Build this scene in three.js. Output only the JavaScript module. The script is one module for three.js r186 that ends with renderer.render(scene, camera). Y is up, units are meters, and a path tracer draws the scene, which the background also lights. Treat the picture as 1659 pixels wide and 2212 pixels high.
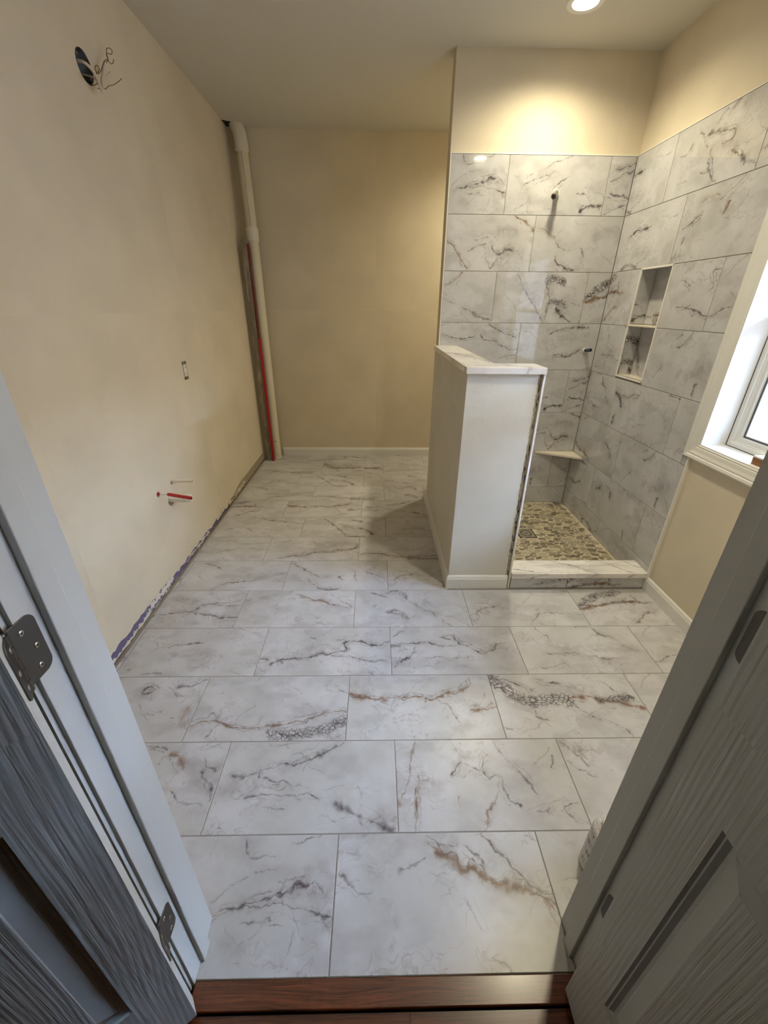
import * as THREE from 'three';
import { mergeGeometries, mergeVertices, toCreasedNormals } from 'three/addons/utils/BufferGeometryUtils.js';
import { RoundedBoxGeometry } from 'three/addons/geometries/RoundedBoxGeometry.js';
import { Brush, Evaluator, SUBTRACTION } from 'three-bvh-csg';

// ---------- camera, sky, exposure ----------
const scene = new THREE.Scene();
const camera = new THREE.PerspectiveCamera(102.2178, 1659 / 2212, 0.02, 60);
camera.rotation.order = 'YXZ';
camera.position.set(0, 1.4682, 0);
camera.rotation.set(-26.4626 * Math.PI / 180, -1.2277 * Math.PI / 180, 0.5561 * Math.PI / 180);
const renderer = new THREE.WebGLRenderer();
renderer.toneMapping = THREE.LinearToneMapping;
renderer.toneMappingExposure = 0.9;
renderer.shadowMap.enabled = true;
scene.background = new THREE.Color().setRGB(0.6, 0.85, 1.2);     // overcast daylight outside the window
scene.backgroundIntensity = 136.0;
const CAN_POWER = 7.2, CAN_COLOR = new THREE.Color().setRGB(1.0, 0.89, 0.62);

// ---------- small tools ----------
let seedState = 1;
const seed = (n) => { seedState = (n * 2654435761) >>> 0 || 1; };
const rnd = () => { seedState ^= seedState << 13; seedState >>>= 0; seedState ^= seedState >>> 17; seedState ^= seedState << 5; seedState >>>= 0; return seedState / 4294967296; };
const rr = (a, b) => a + (b - a) * rnd();
const mix = (a, b, t) => a + (b - a) * t;
const sstep = (a, b, x) => { const t = Math.min(1, Math.max(0, (x - a) / (b - a))); return t * t * (3 - 2 * t); };
const hash = (x, y, s) => { let h = Math.imul(x, 374761393) ^ Math.imul(y, 668265263) ^ Math.imul(s, 1274126177); h = Math.imul(h ^ (h >>> 13), 1274126177); return ((h ^ (h >>> 16)) >>> 0) / 4294967296; };
function vnoise(x, y, s) {
  const xi = Math.floor(x), yi = Math.floor(y); let fx = x - xi, fy = y - yi;
  fx = fx * fx * (3 - 2 * fx); fy = fy * fy * (3 - 2 * fy);
  const a = hash(xi, yi, s), b = hash(xi + 1, yi, s), c = hash(xi, yi + 1, s), d = hash(xi + 1, yi + 1, s);
  return a + (b - a) * fx + (c - a) * fy + (a - b - c + d) * fx * fy;
}
function fbm(x, y, s, n) { let v = 0, a = 0.5, t = 0; for (let i = 0; i < n; i++) { v += a * vnoise(x, y, s + i); t += a; a *= 0.5; x *= 2.03; y *= 2.03; } return v / t; }
function dataTex(w, h, fill, srgb = true) {
  const d = new Uint8Array(w * h * 4);
  for (let y = 0; y < h; y++) for (let x = 0; x < w; x++) { const c = fill(x, y); const o = (y * w + x) * 4; d[o] = c[0]; d[o + 1] = c[1]; d[o + 2] = c[2]; d[o + 3] = 255; }
  const t = new THREE.DataTexture(d, w, h, THREE.RGBAFormat);
  t.magFilter = THREE.LinearFilter; t.minFilter = THREE.LinearFilter; t.wrapS = t.wrapT = THREE.RepeatWrapping;
  if (srgb) t.colorSpace = THREE.SRGBColorSpace;
  t.needsUpdate = true; return t;
}
const taken = {};
function numbered(n) { const k = (taken[n] = (taken[n] ?? -1) + 1); return k ? `${n}_${String(k).padStart(3, '0')}` : n; }
function mesh(name, geo, mat, parent = null) {
  const g = Array.isArray(geo) ? mergeGeometries(geo.map(x => x.index ? x.toNonIndexed() : x)) : geo;
  const m = new THREE.Mesh(g, mat); m.name = parent ? name : numbered(name); m.castShadow = m.receiveShadow = true;
  (parent ?? scene).add(m); return m;
}
function group(name, parent = null) { const g = new THREE.Group(); g.name = parent ? name : numbered(name); (parent ?? scene).add(g); return g; }
function tag(o, label, category, grp) { o.userData.label = label; o.userData.category = category; if (grp) o.userData.group = grp; return o; }
function structure(o, label, category) { o.userData.kind = 'structure'; if (label) o.userData.label = label; if (category) o.userData.category = category; return o; }
// box between two corners, uv in metres on every side
function bx(x0, x1, y0, y1, z0, z1) {
  const g = new THREE.BoxGeometry(x1 - x0, y1 - y0, z1 - z0); g.translate((x0 + x1) / 2, (y0 + y1) / 2, (z0 + z1) / 2);
  const p = g.attributes.position, n = g.attributes.normal, u = g.attributes.uv;
  for (let i = 0; i < p.count; i++) {
    const ax = Math.abs(n.getX(i)), ay = Math.abs(n.getY(i));
    if (ax > 0.5) u.setXY(i, p.getZ(i), p.getY(i)); else if (ay > 0.5) u.setXY(i, p.getX(i), p.getZ(i)); else u.setXY(i, p.getX(i), p.getY(i));
  }
  return g;
}
function rbx(x0, x1, y0, y1, z0, z1, r = 0.002) { const g = new RoundedBoxGeometry(x1 - x0, y1 - y0, z1 - z0, 2, r); g.translate((x0 + x1) / 2, (y0 + y1) / 2, (z0 + z1) / 2); return g; }
function cyl(r, p, q, seg = 20, r2 = r, open = false) {
  const a = new THREE.Vector3(...p), b = new THREE.Vector3(...q), d = b.clone().sub(a), g = new THREE.CylinderGeometry(r2, r, d.length(), seg, 1, open);
  g.applyQuaternion(new THREE.Quaternion().setFromUnitVectors(new THREE.Vector3(0, 1, 0), d.clone().normalize())); g.translate(...a.add(b).multiplyScalar(0.5).toArray()); return g;
}
// pipe with a real bore, profile lathed around its axis
function pipe(r, t, p, q, seg = 24) {
  const a = new THREE.Vector3(...p), b = new THREE.Vector3(...q), d = b.clone().sub(a), L = d.length(), e = Math.min(t * 0.3, 0.001);
  const g = new THREE.LatheGeometry([[r - t, 0], [r - e, 0], [r, e], [r, L - e], [r - e, L], [r - t + e, L], [r - t, L - e], [r - t, Math.max(0.001, L - 0.04)], [0, Math.max(0, L - 0.041)]].map(v => new THREE.Vector2(...v)), seg);
  g.applyQuaternion(new THREE.Quaternion().setFromUnitVectors(new THREE.Vector3(0, 1, 0), d.normalize())); g.translate(...p); return g;
}
const tube = (pts, r, seg = 40, rs = 8, closed = false) => new THREE.TubeGeometry(new THREE.CatmullRomCurve3(pts.map(p => new THREE.Vector3(...p)), closed), seg, r, rs, closed);
// profile [[a, b]...] in a plane, swept along a straight line: returns a closed prism. f(a,b,s) gives the point, s from 0 to 1
function prism(profile, f) {
  const n = profile.length, pos = [], uv = []; const P = (i, s) => f(profile[i % n][0], profile[i % n][1], s);
  const tri = (a, b, c) => pos.push(...a, ...b, ...c);
  for (let i = 0; i < n; i++) { const a = P(i, 0), b = P(i + 1, 0), c = P(i + 1, 1), d = P(i, 1); tri(a, b, c); tri(a, c, d); }
  const shape = THREE.ShapeUtils.triangulateShape(profile.map(p => new THREE.Vector2(p[0], p[1])), []);
  for (const [i, j, k] of shape) { tri(P(i, 0), P(k, 0), P(j, 0)); tri(P(i, 1), P(j, 1), P(k, 1)); }
  const g = new THREE.BufferGeometry(); g.setAttribute('position', new THREE.Float32BufferAttribute(pos, 3));
  for (let i = 0; i < pos.length; i += 3) uv.push(pos[i] + pos[i + 2], pos[i + 1]);
  g.setAttribute('uv', new THREE.Float32BufferAttribute(uv, 2)); g.computeVertexNormals(); return g;
}
// a tile lying in its own xy plane, front at z = 0 with eased edges, uv as given
function tileGeo(w, h, t, u0, v0, u1, v1) {
  const e = 0.0009, x = w / 2, y = h / 2, pos = [], uv = [];
  const A = [[-x + e, -y + e, 0], [x - e, -y + e, 0], [x - e, y - e, 0], [-x + e, y - e, 0]], B = [[-x, -y, -e], [x, -y, -e], [x, y, -e], [-x, y, -e]], C = B.map(([a, b]) => [a, b, -t]);
  const put = (...q) => { for (const p of [q[0], q[1], q[2], q[0], q[2], q[3]]) { pos.push(...p); uv.push(mix(u0, u1, p[0] / w + 0.5), mix(v0, v1, p[1] / h + 0.5)); } };
  put(...A); for (let i = 0; i < 4; i++) { const j = (i + 1) % 4; put(B[i], B[j], A[j], A[i]); put(C[i], C[j], B[j], B[i]); }
  const g = new THREE.BufferGeometry(); g.setAttribute('position', new THREE.Float32BufferAttribute(pos, 3)); g.setAttribute('uv', new THREE.Float32BufferAttribute(uv, 2)); g.computeVertexNormals(); return g;
}
// ---------- marble print: strokes [kind, width mm, strength, [u, v, ...]]; kinds: g grey vein, b brown vein, c soft cloud, w broken web ----------
const FACES = {
 f0a: [['g',5,0.5,[0.467,0.387,0.509,0.417,0.553,0.436,0.604,0.469,0.659,0.478,0.719,0.491,0.765,0.53,0.804,0.563,0.843,0.602,0.915,0.608]], ['g',8,0.7,[0.734,0.547,0.772,0.53]], ['g',7,0.7,[0.798,0.556,0.824,0.589,0.873,0.605]], ['g',5,0.45,[0.613,0.446,0.675,0.449,0.76,0.443,0.83,0.43,0.887,0.4,0.946,0.394,1,0.361]], ['g',3,0.4,[0.538,0.963,0.556,0.859,0.592,0.82,0.646,0.807,0.708,0.791]], ['g',4,0.3,[0.605,0.511,0.651,0.537,0.706,0.547]], ['c',30,0.3,[0.847,0.654,0.931,0.709,0.979,0.651]], ['c',25,0.3,[0.754,0.508,0.855,0.55,0.964,0.501]], ['g',3,0.3,[0.595,0.088,0.625,0.095]], ['g',3,0.22,[0.829,0.296,0.827,0.163,0.801,0.046]], ['g',3,0.3,[0.661,0.352,0.741,0.358]], ['c',40,0.2,[0.506,0.124,0.63,0.15,0.796,0.091]]],
 f0b: [['b',11,0.85,[0.449,0.908,0.478,0.859,0.504,0.794,0.555,0.755,0.587,0.713,0.615,0.68,0.641,0.716,0.674,0.677,0.706,0.628,0.744,0.582,0.777,0.556,0.808,0.524,0.848,0.543,0.884,0.543,0.914,0.508,0.945,0.475,0.977,0.456,0.998,0.404]], ['g',3,0.5,[0.716,0.976,0.773,0.865,0.838,0.722,0.894,0.602,0.938,0.521,0.967,0.485]], ['g',4,0.4,[0.483,0.94,0.512,0.904,0.579,0.869]], ['g',5,0.35,[0.626,0.882,0.687,0.791,0.71,0.726]], ['b',3,0.4,[0.953,0.443,0.962,0.345,0.98,0.264]], ['g',5,0.3,[0.427,0.784,0.347,0.7,0.287,0.664]], ['g',4,0.2,[0.582,0.485,0.607,0.387,0.649,0.273]], ['g',3,0.35,[0.669,0.104,0.71,0.072,0.739,0.01]], ['c',45,0.35,[0.046,0.885,0.124,0.768,0.207,0.68,0.289,0.677]], ['g',5,0.4,[0.007,0.683,0.052,0.625,0.091,0.543,0.134,0.508,0.176,0.53]], ['c',40,0.28,[0.067,0.963,0.192,0.947,0.254,0.93]], ['c',22,0.3,[0.233,0.472,0.274,0.397,0.287,0.313]], ['c',25,0.25,[0.418,0.615,0.491,0.599,0.537,0.553]]],
 f1a: [['b',8,0.5,[0.664,0.883,0.726,0.766,0.767,0.659]], ['g',7,0.4,[0.868,0.782,0.909,0.708,0.972,0.652]], ['g',7,0.45,[0.886,0.636,0.931,0.532,0.976,0.431,0.985,0.334]], ['g',5,0.45,[0.76,0.405,0.821,0.324,0.873,0.269]], ['g',7,0.55,[0.519,0.945,0.564,0.952,0.631,0.903]], ['c',35,0.3,[0.902,0.243,0.985,0.197]], ['c',40,0.25,[0.762,0.639,0.793,0.747,0.909,0.516]]],
 f1b: [['g',4,0.6,[0.687,0.978,0.623,0.9,0.571,0.841,0.519,0.786,0.45,0.724,0.388,0.708,0.333,0.708,0.292,0.672,0.214,0.646]], ['g',8,0.4,[0.649,0.948,0.587,0.86,0.545,0.815]], ['g',7,0.4,[0.214,0.646,0.158,0.604,0.106,0.587,0.055,0.581]], ['g',4,0.5,[0.251,0.558,0.3,0.516,0.346,0.506,0.378,0.529,0.427,0.47]], ['b',10,0.35,[0.328,0.496,0.347,0.487]], ['g',4,0.45,[0.111,0.33,0.175,0.353,0.232,0.369,0.316,0.373,0.411,0.369,0.496,0.363,0.564,0.353,0.592,0.321]], ['c',28,0.35,[-0.002,0.399,0.051,0.395,0.101,0.395,0.155,0.493,0.199,0.561]], ['g',12,0.45,[0.653,0.301,0.705,0.256,0.755,0.194,0.814,0.145]], ['g',8,0.5,[0.863,0.109,0.912,0.07,0.984,0.041]], ['g',3,0.35,[0.281,0.249,0.356,0.246,0.408,0.217]], ['g',4,0.3,[0.036,0.008,0.09,0.064]], ['g',4,0.5,[0.214,0.646,0.227,0.578]], ['c',50,0.25,[0.139,0.428,0.263,0.473,0.396,0.421]]],
 f1c: [['b',5,0.45,[0.129,0.968,0.104,0.831,0.085,0.682,0.065,0.522,0.044,0.389,0.024,0.308]], ['b',6,0.5,[0.122,0.607,0.113,0.47,0.095,0.373,0.098,0.259,0.088,0.126,0.088,0.012]], ['b',12,0.4,[0.011,0.272,0.018,0.246]], ['g',4,0.55,[0.553,0.802,0.527,0.708,0.507,0.617,0.529,0.529,0.568,0.561,0.597,0.509,0.594,0.425,0.608,0.343,0.633,0.272,0.67,0.246]], ['g',5,0.65,[0.372,0.73,0.343,0.656,0.316,0.558]], ['g',3,0.35,[0.352,0.984,0.378,0.844,0.387,0.786]], ['g',3,0.4,[0.403,0.711,0.45,0.636,0.502,0.617]], ['b',6,0.55,[0.54,0.311,0.507,0.22,0.473,0.145,0.452,0.073,0.431,0.002]], ['g',5,0.35,[0.61,0.958,0.643,0.779,0.677,0.685,0.729,0.558,0.754,0.438,0.775,0.353]], ['g',4,0.45,[0.936,0.792,0.914,0.626]], ['g',7,0.45,[0.979,0.256,0.941,0.239,0.897,0.194,0.923,0.119,0.935,0.06]], ['b',8,0.45,[0.334,0.35,0.326,0.223]], ['g',4,0.3,[0.742,0.174,0.793,0.174,0.812,0.213]], ['c',35,0.2,[0.039,0.217,0.067,0.067]]],
 f1d: [['g',10,0.4,[0.007,0.948,0.067,0.867,0.098,0.75,0.132,0.656]], ['g',4,0.4,[0.007,0.714,0.06,0.623,0.108,0.548,0.144,0.513]], ['c',40,0.35,[0.055,0.906,0.152,0.825,0.261,0.883]]],
 f2a: [['g',4,0.7,[0.577,0.732,0.587,0.787,0.617,0.81,0.653,0.774,0.639,0.719,0.608,0.7,0.579,0.729]], ['b',4,0.4,[0.734,0.83,0.812,0.729,0.884,0.66]], ['g',10,0.4,[0.794,0.813,0.894,0.839,0.99,0.953]], ['b',18,0.3,[0.92,0.488,0.959,0.244,0.995,0.173]], ['b',8,0.5,[0.852,0.352,0.871,0.342]], ['g',6,0.3,[0.653,0.42,0.741,0.368]], ['c',50,0.3,[0.881,0.618,0.962,0.726,1.002,0.41]]],
 f2b: [['b',6,0.7,[0.013,0.218,0.051,0.264,0.111,0.287,0.147,0.322,0.201,0.26,0.251,0.215,0.318,0.189,0.413,0.186,0.498,0.186,0.587,0.231,0.67,0.251,0.775,0.309,0.878,0.394,0.989,0.391]], ['w',52,0.85,[0.529,0.104,0.635,0.078,0.737,0.101,0.838,0.143,0.94,0.234,0.992,0.27]], ['g',2,0.35,[0.282,0.283,0.33,0.404,0.38,0.517]], ['g',3,0.35,[0.124,0.069,0.153,0.169,0.188,0.215]], ['g',3,0.35,[0.419,0.221,0.455,0.352]], ['b',9,0.5,[0.018,0.218,0.09,0.287]], ['c',30,0.3,[0.158,0.264,0.246,0.238]]],
 f2c: [['b',14,0.9,[0.002,0.677,0.072,0.621,0.152,0.608,0.276,0.579]], ['b',5,0.8,[0.266,0.599,0.346,0.612,0.426,0.621,0.506,0.608,0.597,0.589,0.67,0.664,0.742,0.69,0.808,0.761,0.853,0.859]], ['g',4,0.35,[0.597,0.586,0.638,0.517,0.677,0.452,0.71,0.303,0.736,0.228]], ['b',9,0.75,[0.806,0.4,0.876,0.423,0.946,0.443,0.993,0.459]], ['c',28,0.4,[0.662,0.254,0.718,0.16,0.809,0.205]], ['g',3,0.25,[0.132,0.934,0.163,0.703]], ['b',3,0.5,[0.522,0.599,0.53,0.54]]],
 f2d: [['w',60,0.95,[0.016,0.914,0.062,0.797,0.135,0.657,0.21,0.547,0.3,0.53,0.423,0.569,0.498,0.54]], ['g',4,0.65,[0.008,0.947,0.121,0.885,0.204,0.794,0.276,0.722]], ['g',4,0.65,[0.331,0.911,0.408,0.862,0.511,0.833]], ['b',12,0.65,[0.517,0.579,0.604,0.605,0.679,0.576,0.76,0.534,0.842,0.534,0.896,0.478,0.961,0.426,0.993,0.387]], ['w',40,0.9,[0.706,0.55,0.848,0.56,0.936,0.586]], ['g',3,0.45,[0.498,0.488,0.553,0.384,0.641,0.283,0.715,0.221,0.762,0.114,0.808,0.01]], ['c',40,0.4,[0.016,0.631,0.116,0.521,0.214,0.495]], ['g',4,0.3,[0.773,0.872,0.84,0.755,0.881,0.641]], ['g',5,0.35,[0.235,0.417,0.256,0.29,0.313,0.241]], ['g',5,0.45,[0.015,0.13,0.055,0.117]]],
 f3a: [['g',4,0.45,[0.215,0.558,0.274,0.581,0.356,0.626,0.454,0.659,0.543,0.675]], ['g',7,0.5,[0.192,0.038,0.256,0.067,0.333,0.051]], ['g',3,0.35,[0.494,0.139,0.574,0.168,0.643,0.2]], ['c',45,0.3,[0.268,0.334,0.403,0.399,0.669,0.327]], ['c',40,0.25,[0.55,0.864,0.755,0.747]], ['b',6,0.4,[0.067,0.126,0.08,0.119]]],
 f3b: [['g',8,0.7,[0.082,0.191,0.153,0.272,0.25,0.317,0.325,0.317,0.398,0.366,0.471,0.415,0.56,0.447,0.649,0.48,0.643,0.659,0.775,0.675,0.896,0.581,0.989,0.691]], ['g',5,0.55,[0.55,0.379,0.653,0.36,0.755,0.327,0.845,0.259,0.971,0.288]], ['g',5,0.6,[0.007,0.34,0.077,0.288]], ['g',4,0.5,[0.561,0.698,0.669,0.695]], ['g',4,0.35,[0.287,0.968,0.356,0.776,0.413,0.737]], ['c',40,0.4,[0.382,0.591,0.517,0.519,0.623,0.48]], ['g',3,0.5,[0.127,0.337,0.196,0.22]], ['c',40,0.3,[0.706,0.805,0.91,0.88]], ['w',30,0.35,[0.445,0.415,0.573,0.447]]],
 f3c: [['g',5,0.6,[0,0.545,0.067,0.617,0.16,0.633,0.254,0.656,0.308,0.656,0.385,0.594,0.489,0.571,0.561,0.626]], ['g',5,0.7,[0.37,0.776,0.449,0.737,0.529,0.717,0.55,0.643,0.618,0.535,0.687,0.428,0.721,0.392]], ['g',4,0.45,[0.721,0.392,0.783,0.48,0.866,0.604,0.949,0.62]], ['w',26,0.7,[0.007,0.561,0.067,0.581]], ['g',4,0.55,[0.018,0.142,0.057,0.239,0.135,0.301,0.163,0.369,0.206,0.578]], ['g',4,0.35,[0.227,0.334,0.367,0.34,0.52,0.324,0.599,0.334]], ['g',3,0.5,[0.52,0.181,0.551,0.119]], ['g',4,0.5,[0.507,0.776,0.514,0.701]], ['c',35,0.25,[0.075,0.438,0.245,0.434]], ['g',3,0.35,[0.016,0.763,0.103,0.916]]],
 f3d: [['g',7,0.45,[0.214,0.978,0.241,0.821,0.282,0.743,0.274,0.633]], ['g',6,0.4,[0.509,0.974,0.651,0.971,0.726,0.815,0.821,0.698,0.883,0.48,0.938,0.441]], ['g',6,0.3,[0.214,0.386,0.409,0.382,0.589,0.311,0.773,0.275]], ['g',5,0.25,[0.034,0.093,0.165,0.122,0.31,0.217]], ['c',45,0.35,[0.315,0.558,0.564,0.483,0.896,0.477]], ['c',40,0.3,[0.108,0.155,0.367,0.184]]],
 f4a: [['g',5,0.65,[0.25,0.296,0.339,0.335,0.444,0.378,0.54,0.4,0.604,0.443,0.662,0.599,0.785,0.576,0.904,0.573,1.029,0.527]], ['g',4,0.55,[0.589,0.378,0.711,0.332,0.809,0.267,0.899,0.244,0.995,0.264]], ['c',35,0.4,[0.662,0.934,0.806,0.81,0.976,0.908]], ['g',4,0.4,[0.62,0.67,0.747,0.621,0.972,0.713]], ['c',30,0.3,[0.39,0.768,0.589,0.67]], ['c',30,0.3,[0.662,0.143,0.863,0.121]]],
 f4b: [['b',8,0.65,[0.455,0.901,0.522,0.826,0.607,0.729,0.698,0.703,0.781,0.586]], ['g',3,0.45,[0.781,0.586,0.873,0.537,0.964,0.446]], ['g',3,0.3,[0.763,0.924,0.848,0.748,0.977,0.514]], ['c',35,0.35,[0.033,0.713,0.148,0.758,0.295,0.804]], ['g',3,0.3,[0.648,0.127,0.765,0.065]]],
 f4c: [['g',6,0.5,[0.31,0.966,0.403,0.94,0.475,0.742,0.573,0.53,0.669,0.371]], ['b',4,0.45,[0.669,0.371,0.742,0.176,0.832,0.03]], ['w',45,0.7,[0.302,0.374,0.39,0.374,0.444,0.221]], ['g',6,0.4,[0.45,0.94,0.475,0.719]], ['c',40,0.4,[0.605,0.888,0.661,0.504]], ['c',40,0.4,[0.064,0.7,0.215,0.511]], ['g',5,0.5,[0.153,0.917,0.294,0.794]]],
 f4d: [['g',4,0.4,[0.01,0.108,0.08,0.234,0.065,0.365,0.197,0.475,0.32,0.498]], ['g',4,0.4,[0.499,0.039,0.574,0.228,0.653,0.335,0.767,0.313,0.972,0.309]], ['c',40,0.2,[0.121,0.452,0.235,0.189]], ['g',3,0.3,[-0.013,0.322,-0.085,0.173]]],
 f4e: [['w',50,0.95,[0.038,0.534,0.201,0.771,0.344,0.843,0.46,0.917]], ['b',9,0.65,[-0.008,0.397,0.103,0.485,0.277,0.576,0.444,0.621,0.597,0.621,0.698,0.595]], ['b',5,0.55,[0.403,0.046,0.467,0.173,0.613,0.368]], ['g',5,0.55,[0.56,0.813,0.584,0.573]], ['w',35,0.6,[0.246,0.576,0.444,0.621]], ['c',40,0.35,[0.042,0.352,0.243,0.439]]],
 f5a: [['g',4,0.5,[0.333,0.012,0.395,0.155,0.498,0.252,0.626,0.301,0.713,0.327,0.749,0.405,0.863,0.483,0.976,0.587]], ['g',4,0.4,[0.072,0.932,0.215,0.844,0.339,0.675]], ['c',30,0.3,[0.612,0.509,0.847,0.617]]],
 f5b: [['g',5,0.5,[0.026,0.896,0.139,0.695,0.243,0.558,0.328,0.425]], ['g',5,0.5,[0.207,0.399,0.302,0.145,0.413,0.025,0.529,0.047]], ['g',7,0.5,[0.512,0.447,0.564,0.295]], ['g',4,0.35,[0.669,0.662,0.685,0.291]], ['g',4,0.35,[0.773,0.607,0.99,0.366]], ['c',30,0.35,[0.065,0.454,0.192,0.197]]],
 f6b: [['g',5,0.7,[0.162,0.104,0.285,0.192,0.416,0.225,0.525,0.348,0.693,0.348,0.759,0.41,0.945,0.508,0.993,0.673]], ['c',40,0.3,[0.449,0.709,0.715,0.641,0.902,0.778]], ['b',4,0.4,[0.028,0.713,0.225,0.849]]],
 f6c: [['b',7,0.75,[0.01,0.218,0.085,0.28,0.22,0.28,0.37,0.186,0.537,0.153,0.843,0.215]], ['w',30,0.8,[0.535,0.095,0.85,0.072]]],
 f7a: [['g',6,0.55,[0.452,0.932,0.622,0.805,0.803,0.721,1.042,0.6]], ['g',4,0.4,[0.096,0.366,0.282,0.483,0.449,0.213]]],
 f7b: [['g',6,0.6,[0.233,0.932,0.39,0.519,0.496,0.21,0.556,0.025,0.755,0.025]], ['w',30,0.8,[0.61,0.828,0.708,0.763]], ['g',9,0.7,[0.675,0.441,0.77,0.324,0.847,0.096]], ['c',35,0.4,[0.462,0.6,0.656,0.441]]],
 s1b: [['g',3,0.4,[0.175,0.474,0.209,0.536,0.305,0.598,0.401,0.66,0.46,0.712]], ['g',4,0.55,[0.452,0.395,0.483,0.48,0.527,0.562,0.62,0.657]], ['g',7,0.85,[0.76,0.065,0.809,0.111,0.83,0.154,0.907,0.173,0.987,0.157]], ['g',4,0.5,[0.225,0.637,0.24,0.686]], ['g',3,0.35,[0.251,0.013,0.241,0.141,0.207,0.222]], ['g',4,0.35,[0.713,0.382,0.809,0.343,0.842,0.281]], ['c',35,0.3,[0.113,0.614,0.222,0.369,0.259,0.225]], ['g',3,0.35,[0.356,0.742,0.481,0.882,0.626,0.944]]],
 s1c: [['g',4,0.5,[0.042,0.748,0.17,0.791,0.259,0.882]], ['g',4,0.5,[0.021,0.556,0.137,0.66,0.268,0.784]], ['g',9,0.5,[0.031,0.369,0.155,0.33,0.263,0.301]], ['g',4,0.4,[0.021,0.029,0.093,0.095,0.201,0.173,0.268,0.173]], ['c',40,0.35,[0.031,0.474,0.21,0.497]]],
 s2a: [['b',6,0.7,[0.1,0.539,0.17,0.461,0.23,0.301,0.307,0.114,0.339,0.023]], ['b',5,0.5,[0.501,0.33,0.54,0.144,0.586,0.049,0.631,0.216]], ['g',8,0.7,[0.574,0.467,0.61,0.333,0.692,0.333,0.754,0.405,0.824,0.382]], ['g',6,0.4,[0.506,0.49,0.439,0.467,0.321,0.373]], ['b',9,0.7,[0.78,0.974,0.878,0.899,0.951,0.814,0.998,0.725]], ['c',30,0.3,[0.191,0.595,0.375,0.644,0.613,0.696,0.824,0.745]], ['b',4,0.6,[1.005,0.66,1.042,0.523,1.091,0.435]], ['c',50,0.4,[0.561,0.239,0.697,0.265,0.883,0.337]], ['g',5,0.4,[0.525,0.605,0.38,0.556]]],
 s2b: [['b',4,0.55,[0.02,0.791,0.119,0.729,0.21,0.618,0.281,0.461,0.352,0.415]], ['g',7,0.7,[0.243,0.275,0.312,0.134,0.388,0.065,0.491,0.02]], ['g',8,0.5,[0.511,0.464,0.56,0.281]], ['c',30,0.3,[0.635,0.807,0.669,0.399]], ['w',25,0.5,[0.403,0.065,0.488,0.042]]],
 s3a: [['b',7,0.55,[0.447,0.712,0.535,0.788,0.586,0.899,0.664,1.02]], ['g',9,0.4,[0.639,0.33,0.731,0.229,0.822,0.127,0.985,0.052]], ['c',40,0.3,[0.67,0.278,0.941,0.075]], ['g',4,0.3,[0.436,0.477,0.581,0.379]]],
 s3b: [['w',50,0.95,[0.566,0.846,0.648,0.869,0.739,0.801]], ['w',40,0.9,[0.646,0.448,0.721,0.425,0.798,0.376]], ['g',16,0.85,[0.685,0.346,0.741,0.219,0.827,0.092,0.905,0.039]], ['g',8,0.8,[1.005,0.454,1.07,0.379,1.215,0.369]], ['w',40,0.8,[1.021,0.042,1.1,0.121,1.223,0.072]], ['g',5,0.6,[0.223,0.935,0.331,0.644,0.434,0.418,0.553,0.059]], ['g',5,0.5,[0.866,0.402,0.972,0.353]], ['g',6,0.5,[1.002,0.974,1.075,0.83,1.199,0.735]], ['g',8,0.6,[0.556,0.797,0.602,0.474,0.594,0.088]]],
 s4a: [['g',4,0.7,[0.1,0.765,0.21,0.725,0.331,0.673,0.489,0.729]], ['g',5,0.7,[0.546,0.771,0.597,0.65,0.703,0.624,0.781,0.556,0.876,0.474,0.997,0.458]], ['g',5,0.6,[0.622,0.984,0.731,0.866,0.855,0.788,0.98,0.683]], ['g',4,0.5,[0.788,0.235,0.858,0.307,0.992,0.337]], ['c',30,0.3,[0.47,0.837,0.649,0.784]]],
 s4b: [['g',7,0.5,[0.313,0.768,0.423,0.85,0.564,0.908,0.636,0.935,0.785,0.912]], ['g',7,0.55,[0.429,0.33,0.595,0.33,0.734,0.444]], ['c',50,0.3,[0.295,0.631,0.519,0.634,0.775,0.748]]],
 r1b: [['g',5,0.75,[0.489,0.516,0.473,0.399,0.509,0.255,0.551,0.134,0.608,0.033]], ['g',4,0.6,[0.524,0.196,0.427,0.216]], ['g',6,0.65,[0.279,0.771,0.408,0.709,0.486,0.699,0.597,0.663,0.68,0.611,0.675,0.51,0.571,0.484]], ['g',7,0.75,[0.713,0.359,0.814,0.261,0.891,0.098]], ['g',5,0.5,[0.878,0.15,0.943,0.108,1.015,0.059]], ['g',5,0.55,[0.478,0.778,0.512,0.886,0.543,0.922]], ['g',8,0.5,[0.591,0.892,0.628,0.935,0.67,0.951]], ['g',4,0.45,[0.228,0.683,0.201,0.592,0.086,0.582]], ['c',40,0.3,[0.028,0.595,-0.015,0.431]]],
 r2a: [['g',6,0.7,[0.209,0.549,0.328,0.676,0.457,0.657,0.555,0.67]], ['w',25,0.7,[0.197,0.036,0.323,0.092,0.488,0.033]], ['c',40,0.4,[0.38,0.245,0.577,0.31]], ['g',4,0.4,[0.47,0.105,0.581,0.157,0.586,0.206]]],
 r2b: [['g',5,0.7,[0.054,0.49,0.15,0.565,0.25,0.644]], ['b',10,0.95,[0.488,0.565,0.507,0.647,0.527,0.706]], ['g',4,0.55,[0.388,0.752,0.498,0.846,0.595,0.98,0.622,1.013]], ['g',7,0.6,[0.098,0.261,0.109,0.376]], ['c',40,0.5,[-0.002,0.052,0.065,0.176]], ['c',30,0.35,[0.682,0.065,0.726,0.268,0.759,0.533]], ['b',8,0.35,[0.207,0.817,0.316,0.83,0.388,0.84]]],
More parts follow.
